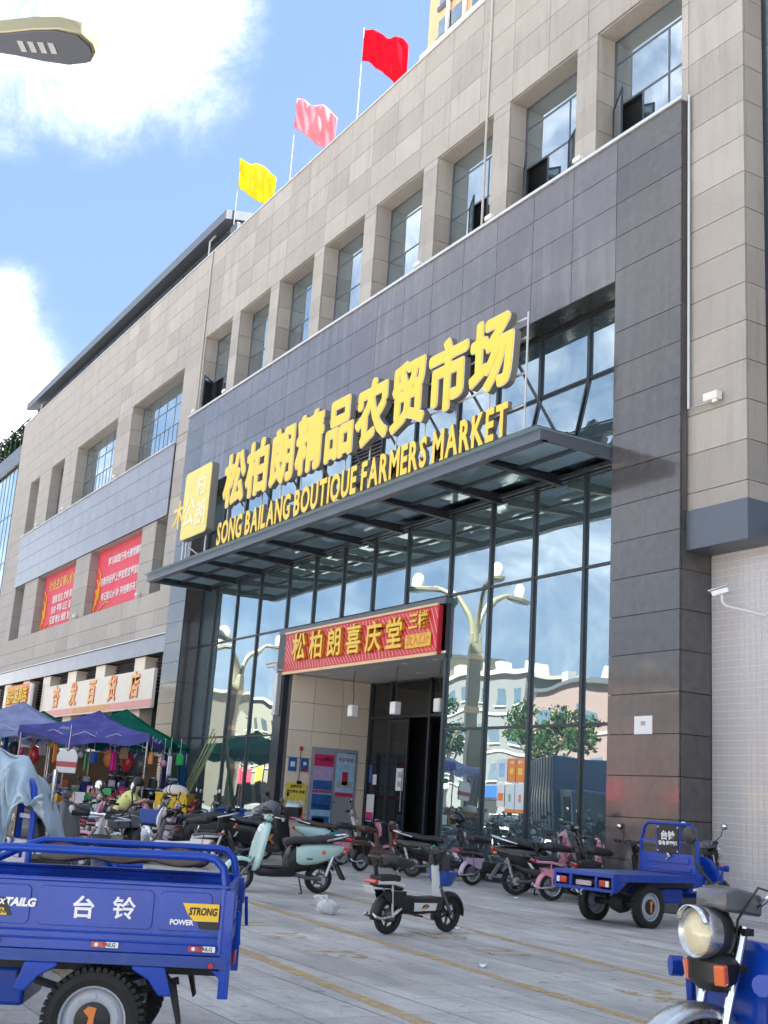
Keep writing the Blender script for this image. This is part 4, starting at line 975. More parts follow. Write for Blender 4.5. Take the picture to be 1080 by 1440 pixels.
def scooter(label, loc, head, body='paint_mint', under='black', seat='seat_black', k=1.08, shield=None, topbox=None, backrest=False, rack=True, helmet=None, lean=2.0, basket=None, plate='white', tail=True, mirror_m='black', steer=0.0, kind='scooter', front_m=None, badge=False, side_badge=None, fat=False, group='scooters and electric bikes parked on the plaza', apron=None):
    t = thing('parked_scooter', label, kind, loc, R(head), group, k); t.rotation_euler = (R(lean), 0, R(head))
    shield = shield or body; RW = .215; wd = .11 if not fat else .13
    wheel(t, (0, 0, RW), RW, wd, 'paint_grey' if not fat else 'steel', 5)
    fw = wheel(t, (1.26, 0, RW), RW, wd, 'paint_grey' if not fat else 'steel', 5)
    # rear side panels
    g = shell([(.50, .52, .10, .10), (.44, .53, .15, .155), (.30, .545, .175, .165), (.10, .565, .18, .155), (-.10, .60, .165, .125), (-.26, .635, .125, .085), (-.36, .655, .07, .04)], 'x', 20, 3.0); g.obj('rear_body', body, t)
    g = shell([(.56, .40, .12, .12), (.50, .45, .15, .20), (.40, .50, .14, .22), (.10, .50, .12, .16), (-.20, .60, .10, .08)], 'x', 16, 3.2); g.obj('frame_cover', under, t)
    g = shell([(.60, .70, .06, .03), (.57, .725, .13, .055), (.40, .755, .15, .055), (.18, .755, .155, .05), (0, .785, .15, .055), (-.22, .80, .13, .05), (-.30, .80, .08, .03)], 'x', 18, 2.6); st = g.obj('seat', seat, t)
    g = shell([(.42, .29, .10, .06), (.50, .30, .165, .075), (.80, .285, .175, .065), (.98, .30, .15, .075), (1.06, .33, .09, .05)], 'x', 18, 4.0); g.obj('floorboard', under, t)
    G().box(.55, .97, -.15, .15, .352, .366).obj('foot_mat', 'black_matte', t, False)
    g = shell([(.30, 1.07, .12, .035), (.36, 1.055, .20, .045), (.50, 1.03, .235, .05), (.68, 1.0, .24, .05), (.84, .955, .20, .06), (.95, .92, .15, .06), (.985, .90, .09, .03)], 'z', 22, 3.0); sh_ = g.obj('leg_shield', shield, t)
    g = shell([(.36, .995, .13, .02), (.60, .965, .16, .02), (.84, .905, .12, .03), (.93, .88, .08, .02)], 'z', 16, 3.2); g.obj('inner_panel', under, t)
    if badge:
        G().lathe([(0, .0), (.04, 0), (.04, .012), (0, .012)], (1.045, 0, .58), 18, 'x').obj('badge', 'black_gloss', sh_); G().lathe([(.022, .012), (.028, .016), (.022, .016)], (1.045, 0, .58), 18, 'x').obj('badge_ring', 'chrome', sh_)
    # steering head, headlight
    hx = .905; g = G(); g.tube([(.93, 0, .80), (.885, 0, 1.03)], [.05, .045], 10)
    for s_ in (-1, 1): g.tube([(1.06, s_*.075, .50), (1.26, s_*.075, RW)], .02, 8)
    g.obj('front_fork', 'paint_grey', t)
    fender(t, (1.26, 0, RW), RW+.035, .14, 20, 165, front_m or shield, name='front_fender')
    fender(t, (0, 0, RW), RW+.04, .13, 40, 150, under, name='rear_fender')
    g = shell([(1.00, .875, .05, .04), (1.035, .89, .10, .06), (1.09, .885, .11, .06), (1.13, .87, .06, .04)], 'z', 16, 2.4); cw_ = g.obj('handlebar_cover', shield if not apron else under, t)
    G().lathe([(0, .02), (.045, .015), (.062, 0), (.066, -.03)], (1.02, 0, .86), 18, 'x').obj('headlight', 'lens_white', sh_)
    handlebar(t, .87, 1.05, .33, .10, .045, mirror_m=mirror_m)
    if tail:
        G().obox((-.385, 0, .66), (.05, .17, .06), (0, R(-20), 0)).obj('tail_light', 'lens_red', t, False, bevel=.015)
        for s_ in (-1, 1): G().ell((-.35, s_*.125, .62), (.035, .022, .025), 10, 6).obj('indicator', 'lens_orange', t)
    G().prism([(-.24, .44), (-.27, .46), (-.42, .22), (-.39, .20)], -.075, .075, 'y').obj('mudflap', under, t, False)
    if plate: G().obox((-.40, 0, .50), (.006, .17, .10), (0, R(-28), 0)).obj('number_plate', plate, t, False)
    g = G(); g.tube([(.42, .07, .26), (.2, .10, .22), (0, .10, RW)], .028, 8); g.tube([(.42, -.07, .26), (.2, -.10, .22), (0, -.10, RW)], .028, 8); g.obj('swing_arm', 'paint_grey', t)
    G().lathe([(0, -.09), (.06, -.09), (.085, -.05), (.085, .05), (.06, .09), (0, .09)], (0, 0, RW), 18).obj('hub_motor', 'steel', t)
    for s_ in (-1, 1): q = G(); q.tube([(-.06, s_*.115, .26), (-.16, s_*.12, .56)], .03, 8); q.obj('shock_absorber', 'steel', t)
    q = G(); q.tube([(.36, .09, .24), (.33, .20, .0)], .012, 6); q.tube([(.33, .20, .006), (.39, .21, .006)], .012, 6); q.obj('kickstand', 'black', t)
    if rack:
        q = G(); q.tube([(-.02, -.15, .77), (-.24, -.15, .82), (-.40, -.09, .86), (-.42, 0, .865), (-.40, .09, .86), (-.24, .15, .82), (-.02, .15, .77)], .014, 8); q.obj('grab_rail', 'chrome', t)
    if side_badge:
        for s_ in (-1, 1):
            y_ = .176*s_; q = G(); q.lathe([(0, .006*s_), (.035, .006*s_), (.035, 0)], (.02, y_*.985, .60), 6); q.obj('side_badge', side_badge, t)
            text('side_lettering', 'YADEA', .03, 'black', t, (.24, y_, .50), (R(90), 0, R(180) if s_ > 0 else 0), .004, .001)
    if backrest:
        q = G(); q.obox((-.30, 0, .96), (.06, .24, .17), (0, R(-8), 0)); q.obj('backrest', 'seat_black', t, False, bevel=.03); q = G(); q.tube([(-.30, -.1, .80), (-.33, -.12, .96), (-.33, 0, 1.06), (-.33, .12, .96), (-.30, .1, .80)], .013, 8); q.obj('backrest_frame', 'chrome', t)
    if topbox:
        q = G(); q.loft(body_z([(.90, -.42, .13, .12), (.93, -.42, .19, .18), (1.06, -.42, .20, .19), (1.10, -.42, .20, .19)], 20, 3.4)); tb = q.obj('top_box', 'black', t)
        q = G(); q.loft(body_z([(1.105, -.42, .20, .19), (1.16, -.42, .18, .17), (1.195, -.42, .10, .09)], 20, 3.0)); q.obj('lid', topbox, tb); q = G(); q.loft(body_z([(1.098, -.42, .206, .196), (1.112, -.42, .206, .196)], 20, 3.4)); q.obj('trim', 'paint_brown', tb)
        q = G(); q.bar((-.1, 0, .80), (-.48, 0, .89), .16, .02); q.obj('carrier', 'chrome', t, False)
    if helmet:
        h_ = thing('helmet', helmet[1], 'helmet', (0, 0, 0)); hv = t.matrix_basis @ Vector((.86, -.02 if len(helmet) < 3 else helmet[2], 1.10)); h_.location = hv; h_.rotation_euler = (R(lean), R(-12), R(head)); h_.scale = (k,)*3
        q = G(); q.ell((0, 0, .08), (.145, .12, .125), 18, 10); q.obj('shell', helmet[0], h_); q = G(); q.ell((.045, 0, .05), (.13, .113, .075), 16, 8); q.obj('visor', 'black_gloss', h_)
    if basket:
        q = G(); q.loft(body_z([(.74, 1.16, .10, .09), (.98, 1.18, .15, .12)], 16, 4), True); q.obj('basket', basket, t)
    if apron:                                                        # quilted leg cover hung over the shield
        q = G(); q.grid(lambda u, v: (1.10-.26*v+.07*math.sin(math.pi*u)+.015*math.sin(v*16), lerp(-.26, .26, u)*(1-.12*v), lerp(.34, 1.03, v)), 14, 16); q.obj('leg_cover', apron, t, True, 180, solid=.03)
    return t
def ebike(label, loc, head, frame='paint_white', body='black', seat='seat_black', k=1.0, lean=3.0, basket=None, front=None, backrest=True, fend='black', plate=None, battery=None, child_seat=False, pad='seat_black', cover=None, mirror=False, spokes=24, kind='electric bike', crate=None, rear_box=None, steer=0):
    t = thing('parked_ebike', label, kind, loc, R(head), 'scooters and electric bikes parked on the plaza', k); t.rotation_euler = (R(lean), 0, R(head))
    RW = .215
    wheel(t, (0, 0, RW), RW, .085, 'black' if spokes < 10 else 'steel', spokes); wheel(t, (1.06, 0, RW), RW, .085, 'black' if spokes < 10 else 'steel', spokes)
    fender(t, (0, 0, RW), RW+.03, .13, 15, 190, fend, name='rear_fender'); fender(t, (1.06, 0, RW), RW+.03, .13, -5, 195, fend, name='front_fender')
    g = shell([(.12, .34, .06, .07), (.17, .345, .10, .115), (.55, .325, .11, .10), (.84, .34, .10, .095), (.92, .36, .05, .05)], 'x', 16, 4.0); bt = g.obj('battery_box', body, t)
    if battery:
        for s_ in (-1, 1):
            G().prism([(.34, .27), (.72, .275), (.74, .36), (.33, .37)], s_*.104-.004, s_*.104+.004, 'y').obj('side_panel', battery, bt, False)
            for kx, dz in ((.50, 0), (.55, .02), (.53, -.02)): G().prism([(kx-.045, .30+dz), (kx-.02, .30+dz), (kx+.045, .34+dz*.3), (kx+.02, .34+dz*.3)], s_*.109-.002, s_*.109+.002, 'y').obj('stripe', 'paint_orange' if kx > .52 else 'black', bt, False)
    q = G(); q.tube([(.86, 0, .33), (.80, 0, .62), (.755, 0, .80)], [.065, .058, .05], 10); q.obj('frame', frame, t); q = G(); q.tube([(.20, 0, .34), (.10, 0, .50), (.14, 0, .66)], .032, 8); q.obj('seat_tube', frame, t)
    q = G()
    for s_ in (-1, 1): q.tube([(.84, s_*.06, .52), (1.06, s_*.065, RW)], .022, 8)
    q.bar((.83, -.07, .55), (.83, .07, .55), .05, .03); q.obj('front_fork', 'paint_grey', t)
    q = G(); q.tube([(.765, 0, .78), (.705, 0, .95)], .02, 8); q.obj('steering_stem', 'black', t)
    handlebar(t, .70, .94, .30, .12, .05, 'black', mirrors=mirror)
    g = shell([(.84, .80, .03, .03), (.88, .79, .075, .06), (.98, .765, .085, .05), (1.02, .75, .05, .03)], 'z', 14, 2.4); fc = g.obj('dash_cover', front or frame, t)
    G().lathe([(0, .02), (.04, .012), (.05, -.02)], (.85, 0, .885), 16, 'x').obj('headlight', 'lens_white', fc)
    if front:
        q = shell([(.64, .84, .06, .02), (.70, .85, .14, .03), (.84, .83, .175, .04), (.96, .80, .14, .03), (1.02, .78, .07, .02)], 'z', 16, 3.0); q.obj('front_apron', front, t)
    q = G(); q.tube([(.12, 0, .48), (.09, 0, .74)], .016, 8); q.obj('seat_post', 'steel', t)
    g = shell([(.36, .80, .03, .02), (.28, .81, .09, .05), (.10, .83, .15, .07), (-.08, .845, .155, .07), (-.14, .845, .08, .04)], 'x', 16, 2.4); g.obj('saddle', seat, t)
    q = G(); q.tube([(.16, -.07, .56), (-.04, -.08, .60), (-.28, -.07, .60), (-.30, 0, .60), (-.28, .07, .60), (-.04, .08, .60), (.16, .07, .56)], .026, 8)
    for s_ in (-1, 1): q.tube([(-.05, s_*.075, .60), (0, s_*.075, RW)], .014, 6); q.tube([(.20, s_*.06, .33), (0, s_*.065, RW)], .02, 8)
    q.obj('rear_rack', frame, t)
    g = shell([(.20, .53, .03, .03), (.14, .545, .075, .05), (-.05, .575, .085, .05), (-.24, .585, .08, .045), (-.31, .585, .05, .03)], 'x', 14, 3.4); g.obj('tail_body', body, t)
    G().obox((-.10, 0, .645), (.36, .20, .07)).obj('pillion_pad', pad, t, False, bevel=.025)
    if backrest: q = G(); q.tube([(-.25, 0, .63), (-.29, 0, .80)], .025, 8); q.tube([(-.29, -.10, .78), (-.31, -.10, .88), (-.31, .10, .88), (-.29, .10, .78)], .025, 8); q.obj('backrest', 'black', t)
    G().obox((-.33, 0, .61), (.05, .20, .05)).obj('tail_light', 'lens_red', t, False, bevel=.015)
    if plate: G().obox((-.36, 0, .52), (.006, .17, .10), (0, R(-35), 0)).obj('number_plate', plate, t, False)
    G().lathe([(0, -.07), (.05, -.07), (.08, -.03), (.08, .03), (.05, .07), (0, .07)], (0, 0, RW), 16).obj('hub_motor', 'paint_grey', t)
    q = G(); q.tube([(.22, .05, .28), (.18, .17, .0)], .011, 6); q.obj('kickstand', 'steel', t)
    for s_ in (-1, 1):
        q = G(); q.tube([(.0, s_*.085, RW), (-.22, s_*.11, RW-.02), (-.30, s_*.10, RW+.0), (-.30, s_*.05, RW+.03)], .016, 6); q.obj('rear_guard', 'steel', t)
        q = G(); q.prism([(-.20, .50), (.20, .50), (.20, .34), (.10, .30), (-.02, .36), (-.14, .40)], s_*.078-.006, s_*.078+.006, 'y'); q.obj('wheel_shroud', fend, t, False)
    q = G(); q.bar((.42, -.17, .22), (.42, .17, .22), .03, .02); q.obj('pedal', 'black', t, False)
    if basket:
        q = G(); q.loft(body_z([(.56, .90, .10, .07), (.58, .90, .13, .09), (.74, .92, .19, .12)], 16, 4.5), True); q.obj('basket', basket, t)
    if cover:
        q = G(); q.grid(lambda u, v: (.90-.18*v+.10*math.sin(math.pi*u)*(1-.3*v)+.02*math.sin(u*14+v*6), lerp(-.27, .27, u)*(1-.25*v), lerp(.62, 1.06, v)-.05*math.sin(u*9)), 16, 12); q.obj('windproof_cover', cover, t, True, 180, solid=.025)
    if rear_box:
        q = G(); q.obox((-.12, 0, .80), (.36, .34, .26)); q.obj('rear_crate', rear_box, t, False, bevel=.02)
    return t

def trike(label, loc, head, kind='flat', k=1.1, pitch=0.0, cab=True, front_detail=False):
    t = thing('cargo_tricycle', label, 'cargo tricycle', loc, R(head), 'blue electric cargo tricycles', k); t.rotation_euler = (0, R(pitch), R(head))
    B = 'paint_blue'; RW = .262
    for s_ in (-1, 1): wheel(t, (0, s_*.46, RW), RW, .125, 'rim_grey', tread=44, logo=True, side=s_)
    RF = .29; fw = wheel(t, (2.06, 0, RF), RF, .105, 'steel', 6, tread=40)
    q = G(); q.tube([(0, -.42, RW), (0, .42, RW)], .045, 10); q.lathe([(0, -.12), (.10, -.11), (.13, 0), (.10, .11), (0, .12)], (0, 0, RW), 18); q.obj('rear_axle', 'under', t)
    for s_ in (-1, 1): q = G(); q.tube([(-.42, s_*.34, .46), (0, s_*.34, .34), (.45, s_*.34, .46)], .022, 6); q.obj('leaf_spring', 'under', t)
    q = G()
    for s_ in (-1, 1): q.bar((-.66, s_*.28, .53), (1.15, s_*.28, .53), .06, .09); q.bar((1.15, s_*.22, .50), (1.62, s_*.16, .34), .05, .07)
    for x in (-.6, .1, .9): q.bar((x, -.28, .53), (x, .28, .53), .05, .06)
    q.obj('chassis', 'under', t, False)
    G().box(.42, .98, -.26, .26, .28, .48).obj('battery_case', B, t, False, bevel=.02)
    Z0, Z1 = .565, .625
    if kind == 'flat':
        g = G(); g.box(-.72, 1.0, -.50, .50, Z1, Z1+.03); g.obj('deck', 'deck_blue', t, False, bevel=.006)
        g = G()
        for s_ in (-1, 1): g.box(-.72, 1.0, s_*.50-.02, s_*.50+.02, Z0, Z1+.034)
        g.box(-.74, -.70, -.52, .52, Z1-.02, Z1+.034); g.box(-.74, -.70, -.52, .52, Z0-.14, Z0-.10)
        for y in (-.5, -.22, .22, .5): g.box(-.738, -.702, y-.02, y+.02, Z0-.10, Z1-.02)
        for s_ in (-1, 1): g.prism([(-.70, Z0), (-.70, Z0-.14), (-.66, Z0-.14), (-.45, Z0)], s_*.50-.012, s_*.50+.012, 'y')
        g.obj('deck_frame', B, t, False, bevel=.005)
        for s_ in (-1, 1):
            a = G().box(-.752, -.728, s_*.37-.085, s_*.37+.085, Z0-.075, Z0+.005).obj('tail_light', 'lens_red', t, False, bevel=.008); G().box(-.757, -.735, s_*.37+(.03 if s_ > 0 else -.08), s_*.37+(.08 if s_ > 0 else -.03), Z0-.07, Z0).obj('reversing_lens', 'lens_white', a, False)
        G().box(-.73, -.715, -.13, .13, Z0-.08, Z0-.02).obj('number_plate', 'cloth_pink', t, False); q = G(); q.tube([(-.74, 0, Z0-.13), (-.78, 0, Z0-.16), (-.76, 0, Z0-.20)], .014, 6); q.obj('tow_hook', 'steel', t)
        # headboard
        zb = Z1+.034; hb = sub('headboard', t)
        q = G(); q.tube([(1.0, -.49, zb-.02), (1.0, -.49, zb+.42), (1.0, -.43, zb+.62), (1.0, -.36, zb+.67), (1.0, .36, zb+.67), (1.0, .43, zb+.62), (1.0, .49, zb+.42), (1.0, .49, zb-.02)], .024, 8); q.obj('hoop', B, hb)
        q = G(); q.box(.985, 1.01, -.47, .47, zb, zb+.27); q.box(.97, .985, -.40, .40, zb+.04, zb+.09); q.box(.972, .985, -.36, .36, zb+.14, zb+.22); q.obj('lower_panel', B, hb, False, bevel=.006)
        q = G(); [q.bar((1.0, y, zb+.27), (1.0, y, zb+.66), .035, .03) for y in (-.19, .19)]; [q.bar((1.0, a, zb+.43), (1.0, b, zb+.43), .03, .03) for a, b in ((-.48, -.2), (.2, .48))]; q.obj('bars', B, hb, False)
        G().box(.972, .984, -.185, .185, zb+.27, zb+.655).obj('sign_plate', 'black', hb, False)
        for y in (-.17, .17):
            for z in (.30, .62): G().ell((.97, y, zb+z), (.006, .012, .012), 8, 6).obj('bolt', 'white', hb)
        RB = (R(90), 0, R(-90))
        text('lettering', '台铃', .125, 'white', hb, (.970, 0, zb+.50), RB, .002, .005); text('lettering', '省电·跑更远', .062, 'white', hb, (.970, 0, zb+.40), RB, .002, .003)
        q = G(); q.bar((.97, .02, zb+.17), (.955, -.05, zb+.25), .02, .012); q.bar((.96, -.06, zb+.23), (.96, .0, zb+.27), .015, .02); q.obj('latch', 'steel', hb, False)
    else:
        g = G(); g.box(-.66, 1.0, -.50, .50, Z1-.02, Z1); g.obj('deck', B, t, False)
        for s_ in (-1, 1):
            sp = G(); y0, y1 = (s_*.53-.012, s_*.53+.012); sp.box(-.66, 1.0, y0, y1, Z1-.01, Z1+.335)
            o_ = sp.obj('side_panel', B, t, False, bevel=.004)
            for x0, x1 in ((-.58, -.30), (-.27, .34), (.38, .66), (.70, .95)):     # pressed fields
                e = .07
                for yy, d in ((y1, .008), (y0, -.008)):
                    q = G(); pts = [(x0, Z1+.13), (x0+.02, Z1+.11), (x1-.02, Z1+.11), (x1, Z1+.13), (x1, Z1+.29), (x1-.02, Z1+.31), (x0+.02, Z1+.31), (x0, Z1+.29)]
                    q.prism(pts, min(yy, yy+d*.9), max(yy, yy+d*.9), 'y'); q.obj('pressed_field', B, o_, False, bevel=.005)
            for z in (Z1+.045, Z1+.085): q = G(); q.tube([(-.65, y1 if s_ > 0 else y0, z), (.99, y1 if s_ > 0 else y0, z)], .007, 6); q.obj('rib', B, o_)
            q = G(); q.box(-.665, 1.005, s_*.53-.024, s_*.53+.024, Z1+.335, Z1+.352); q.obj('top_lip', B, o_, False, bevel=.004)
            q = G(); ra = [(-.64, s_*.53, Z1+.0), (-.64, s_*.53, Z1+.37), (-.625, s_*.53, Z1+.44), (-.58, s_*.53, Z1+.485), (-.52, s_*.53, Z1+.497), (.56, s_*.53, Z1+.497), (.64, s_*.53, Z1+.47), (.86, s_*.53, Z1+.36)]
            q.tube(ra, .023, 10); q.obj('rail', B, t)
            # diamond-plate sill under the panel
            q = G(); q.box(-.68, 1.02, s_*.545-.012, s_*.545+.012, Z0-.01, Z1-.012)
            for kx in range(34):
                x = -.66+kx*.05; q.obox((x, s_*.558, (Z0+Z1)/2-.01), (.032, .004, .010), (0, R(38 if kx % 2 else -38), 0))
            q.obj('diamond_sill', 'paint_blue_worn', t, False)
            for xx, sgn in ((-.26, -1), (.27, 1)):
                q = G(); q.prism([(xx-sgn*.07, Z0-.012), (xx+sgn*.10, Z0-.012), (xx+sgn*.115, Z0-.06), (xx+sgn*.15, Z0-.155), (xx+sgn*.08, Z0-.155), (xx+sgn*.02, Z0-.08), (xx-sgn*.07, Z0-.03)], s_*.545-.008, s_*.545+.03, 'y'); q.obj('mudguard_bracket', B, t, False, bevel=.008)
                q = G(); q.prism([(xx+sgn*.08, Z0-.03), (xx+sgn*.16, Z0-.12), (xx+sgn*.20, Z0-.30), (xx+sgn*.185, Z0-.31), (xx+sgn*.13, Z0-.13), (xx+sgn*.05, Z0-.04)], s_*.43, s_*.53, 'y') if sgn < 0 else None
                if sgn < 0: q.obj('mudflap', 'black_matte', t, False)
            q = G(); q.box(-.70, -.645, s_*.53-.02, s_*.53+.02, Z0-.16, Z1+.33); q.prism([(-.70, Z0-.16), (-.645, Z0-.16), (-.645, Z0-.06), (-.60, Z0-.02), (-.70, Z0-.02)], s_*.53-.021, s_*.53+.021, 'y'); q.obj('corner_post', B, t, False, bevel=.004)
            G().lathe([(.014, 0), (.014, .012*s_), (0, .012*s_)], (-.60, s_*.56, Z0+.005), 12).obj('reflector', 'lens_red', t)
        q = G(); q.box(-.672, -.648, -.50, .50, Z1, Z1+.34); q.obj('tailgate', B, t, False, bevel=.004)
        for z in (.10, .2): q = G(); q.tube([(-.68, -.48, Z1+z), (-.68, .48, Z1+z)], .008, 6); q.obj('tailgate_rib', B, t)
        for s_ in (-1, 1): q = G(); q.bar((-.70, s_*.50, Z1+.30), (-.70, s_*.50, Z1+.18), .018, .03); q.tube([(-.72, s_*.50, Z1+.22), (-.735, s_*.50, Z1+.05)], .012, 6); q.obj('gate_latch', B, t, False)
        q = G(); q.box(.985, 1.02, -.5, .5, Z1, Z1+.40); q.obj('front_panel', B, t, False)
        for s_ in (-1, 1): G().box(-.69, -.672, s_*.34-.08, s_*.34+.08, Z0-.09, Z0-.02).obj('tail_light', 'lens_red', t, False, bevel=.008)
        # lettering on the near side panel (left)
        y = .553; RL = (R(90), 0, R(180))
        q = G()
        def glyph(boxes, ox, oz, s):
            for x0, z0, x1, z1 in boxes: q.box(ox-x1*s, ox-x0*s, y-.002, y+.002, oz+z0*s, oz+z1*s)
        text('lettering', '台', .118, 'white', t, (.10, y, Z1+.200), RL, .001, .0028, sx=1.1); text('lettering', '铃', .118, 'white', t, (-.115, y, Z1+.205), RL, .001, .0022, sx=1.05)
        G().prism([(-.425, Z1+.255), (-.62, Z1+.255), (-.62, Z1+.165), (-.49, Z1+.165), (-.455, Z1+.20)], y-.002, y+.0015, 'y').obj('decal', 'paint_yellow', t, False)
        G().prism([(-.505, Z1+.162), (-.62, Z1+.162), (-.62, Z1+.125), (-.525, Z1+.125)], y-.002, y+.0015, 'y').obj('decal', 'black', t, False)
        text('lettering', 'STRONG', .052, 'black', t, (-.535, y+.003, Z1+.213), RL, .0008, .002, shear=.15, sx=.72); text('lettering', 'POWER', .036, 'white', t, (-.425, y, Z1+.155), RL, .0008, .0015)
        text('lettering', 'TAILG', .056, 'white', t, (.435, y, Z1+.218), RL, .0008, .003, shear=.2, sx=1.05); text('lettering', 'MAX', .036, 'white', t, (.555, y+.003, Z1+.218), RL, .0008, .002, shear=.2)
        G().prism([(.62, Z1+.24), (.51, Z1+.24), (.47, Z1+.15), (.62, Z1+.15)], y-.003, y+.001, 'y').obj('decal', 'black', t, False); G().prism([(.62, Z1+.188), (.515, Z1+.188), (.495, Z1+.152), (.62, Z1+.152)], y-.002, y+.002, 'y').obj('decal', 'paint_yellow', t, False)
        text('lettering', 'URBAN', .034, 'black', t, (.562, y+.003, Z1+.17), RL, .0008, .001)
        for ox in (-.02, -.53, .60):
            G().box(ox-.02, ox+.055, y-.002, y+.009, Z1+.012, Z1+.040).obj('decal', 'paint_red', t, False); G().box(ox-.085, ox-.02, y-.002, y+.009, Z1+.012, Z1+.040).obj('decal', 'white', t, False)
            text('lettering', 'TAILG', .026, 'black', t, (ox-.035, y+.010, Z1+.026), RL, .0005, .0006)
            G().lathe([(0, .0), (.010, 0), (.010, .002), (0, .002)], (ox+.03, y+.009, Z1+.026), 12).obj('decal', 'white', t)
        q = G(); q.grid(lambda u, v: (lerp(.55, -.45, u), lerp(-.53, -.36, v)+.03*math.sin(u*9), Z1+.47-.06*v-.03*math.sin(v*3)+.012*math.sin(u*17+v*3)), 24, 8); q.obj('rolled_sheet', 'seat_brown', t, True, 180, solid=.02)
    if cab:
        G().obox((1.22, 0, .74), (.34, .62, .10)).obj('seat', 'seat_black', t, False, bevel=.03, seg=3)
        G().box(1.06, 1.38, -.30, .30, .42, .69).obj('seat_box', B, t, False, bevel=.02)
        q = G(); q.prism([(1.38, .34), (1.75, .34), (1.80, .40), (1.78, .44), (1.40, .42)], -.30, .30, 'y'); q.obj('footwell', B, t, False, bevel=.01)
        g = shell([(.40, 1.84, .22, .05), (.55, 1.82, .26, .06), (.72, 1.78, .25, .06), (.86, 1.73, .17, .06), (.90, 1.71, .10, .04)], 'z', 20, 3.4); g.obj('front_shield', B, t)
        for s_ in (-1, 1):                                            # bumper guards
            q = G(); q.tube([(1.74, s_*.16, .76), (1.86, s_*.24, .76), (1.90, s_*.26, .76), (1.905, s_*.262, .76), (1.955, s_*.285, .76)], [.03, .03, .03, .045, .045], 10); q.obj('crash_bar', B, t); q = G(); q.tube([(1.80, s_*.20, .42), (1.86, s_*.24, .50), (1.87, s_*.25, .76)], .022, 8); q.obj('crash_bar_stay', B, t)
    f_ = sub('front_fork', t)
    for s_ in (-1, 1):
        q = G(); q.tube([(2.06, s_*.085, RF), (1.975, s_*.085, .57)], .030, 10); q.obj('fork_slider', 'metal_grey', f_); q = G(); q.tube([(1.985, s_*.085, .52), (1.86, s_*.085, .97)], .021, 10); q.obj('fork_tube', 'chrome', f_)
    q = G(); q.bar((1.90, -.12, .80), (1.90, .12, .80), .05, .03); q.bar((1.862, -.12, .95), (1.862, .12, .95), .05, .03); q.obj('fork_yoke', 'black', f_, False)
    fender(t, (2.06, 0, RF), RF+.05, .14, 25, 150, 'steel', name='front_fender')
    h_ = sub('headlamp_unit', t)
    m4 = Matrix.Rotation(R(4), 3, 'Y'); q = G(); q.ell((1.965, 0, .93), (.10, .105, .125), 22, 14, m4); q.obj('headlamp_bowl', 'black', h_)
    q = G(); q.lathe([(.088, .03), (.103, .045), (.110, .02), (.104, -.03)], (2.02, 0, .935), 28, 'x'); o = q.obj('headlamp_ring', 'steel', h_)
    q = G(); q.lathe([(0, .058), (.04, .054), (.075, .042), (.09, .028)], (2.02, 0, .935), 28, 'x'); q.obj('headlamp_lens', 'lens_cream', h_)
    q = G(); q.grid(lambda u, v: (2.05+.05*v-.02*abs(u-.5), .098*math.cos(math.pi*lerp(.12, .88, u)), .935+(.112+.0*v)*math.sin(math.pi*lerp(.12, .88, u))), 12, 2); q.obj('headlamp_visor', 'chrome', h_, True, 60, solid=.006)
    q = G(); q.loft(body_z([(.70, 1.95, .07, .05), (.74, 1.965, .11, .07), (.82, 1.96, .12, .075), (.86, 1.95, .07, .05)], 14, 3.6)); q.obj('lamp_bracket', 'black', h_)
    for s_ in (-1, 1): G().obox((2.0, s_*.095, .775), (.055, .05, .085), (0, R(10), R(25)*s_)).obj('indicator', 'lens_orange', h_, False, bevel=.008)
    q = G(); q.loft(body_x([(1.74, 1.05, .06, .03), (1.77, 1.06, .10, .05), (1.90, 1.08, .105, .055), (1.97, 1.075, .095, .045), (2.0, 1.065, .05, .02)], 16, 6)); q.obj('dashboard', 'paint_grey', t)
    handlebar(t, 1.80, 1.03, .36, .20, .08, 'chrome', mirrors=True)
    return t

# ================================================================ vehicles on the plaza
trike('blue cargo tricycle with high railed sides in the left foreground', (-6.99, 2.435, 0), 243, 'cargo', 1.02, .7, cab=True)
trike('blue flatbed tricycle parked against the granite column', (-13.81, 12.55, 0), 97, 'flat', 1.12)
trike('blue tricycle with cream headlamp at the lower right picture corner', (-4.03, 6.49, 0), -94, 'cargo', 1.08)
trike('blue flatbed tricycle half under a tarpaulin at the left edge', (-10.11, 1.42, 0), 93, 'flat', 1.12)
scooter('mint green scooter in front with orange badge and grey helmet', (-17.8, 9.55, 0), 266, 'paint_mint', 'black', k=1.10, badge=True, side_badge='lens_orange', helmet=('paint_grey', 'dark grey helmet hung on the front mint scooter'), plate='black', lean=-2)
ebike('small white electric bike with blue basket standing alone mid plaza', (-12.5, 7.68, 0), 104, 'paint_white', 'black', k=1.0, basket='bin_blue', plate='white', battery='paint_white', front='apron_dark', cover=None, spokes=6)
scooter('mint scooter with cream front and brown top box near the lobby', (-27.4, 14.4, 0), 58, 'paint_mint', 'black', 'seat_brown', k=1.15, shield='paint_cream', topbox='paint_mint', backrest=True)
ebike('brown electric bike with teal bag at the entrance step', (-25.6, 14.3, 0), 75, 'paint_brown', 'paint_brown', 'seat_black', k=1.1, fend='paint_pink', front='paint_pink', pad='teal', backrest=False)
ebike('brown seated electric bike right behind the white bike', (-23.6, 13.7, 0), 100, 'paint_brown', 'paint_brown', 'seat_brown', k=1.1, front='paint_brown', mirror=False)
gs = scooter('black scooter with bright green side trim by the entrance', (-22.35, 14.3, 0), 50, 'black_gloss', 'black', k=1.10, shield='black', helmet=('black_gloss', 'glossy black helmet on the green trimmed scooter'), front_m='black')
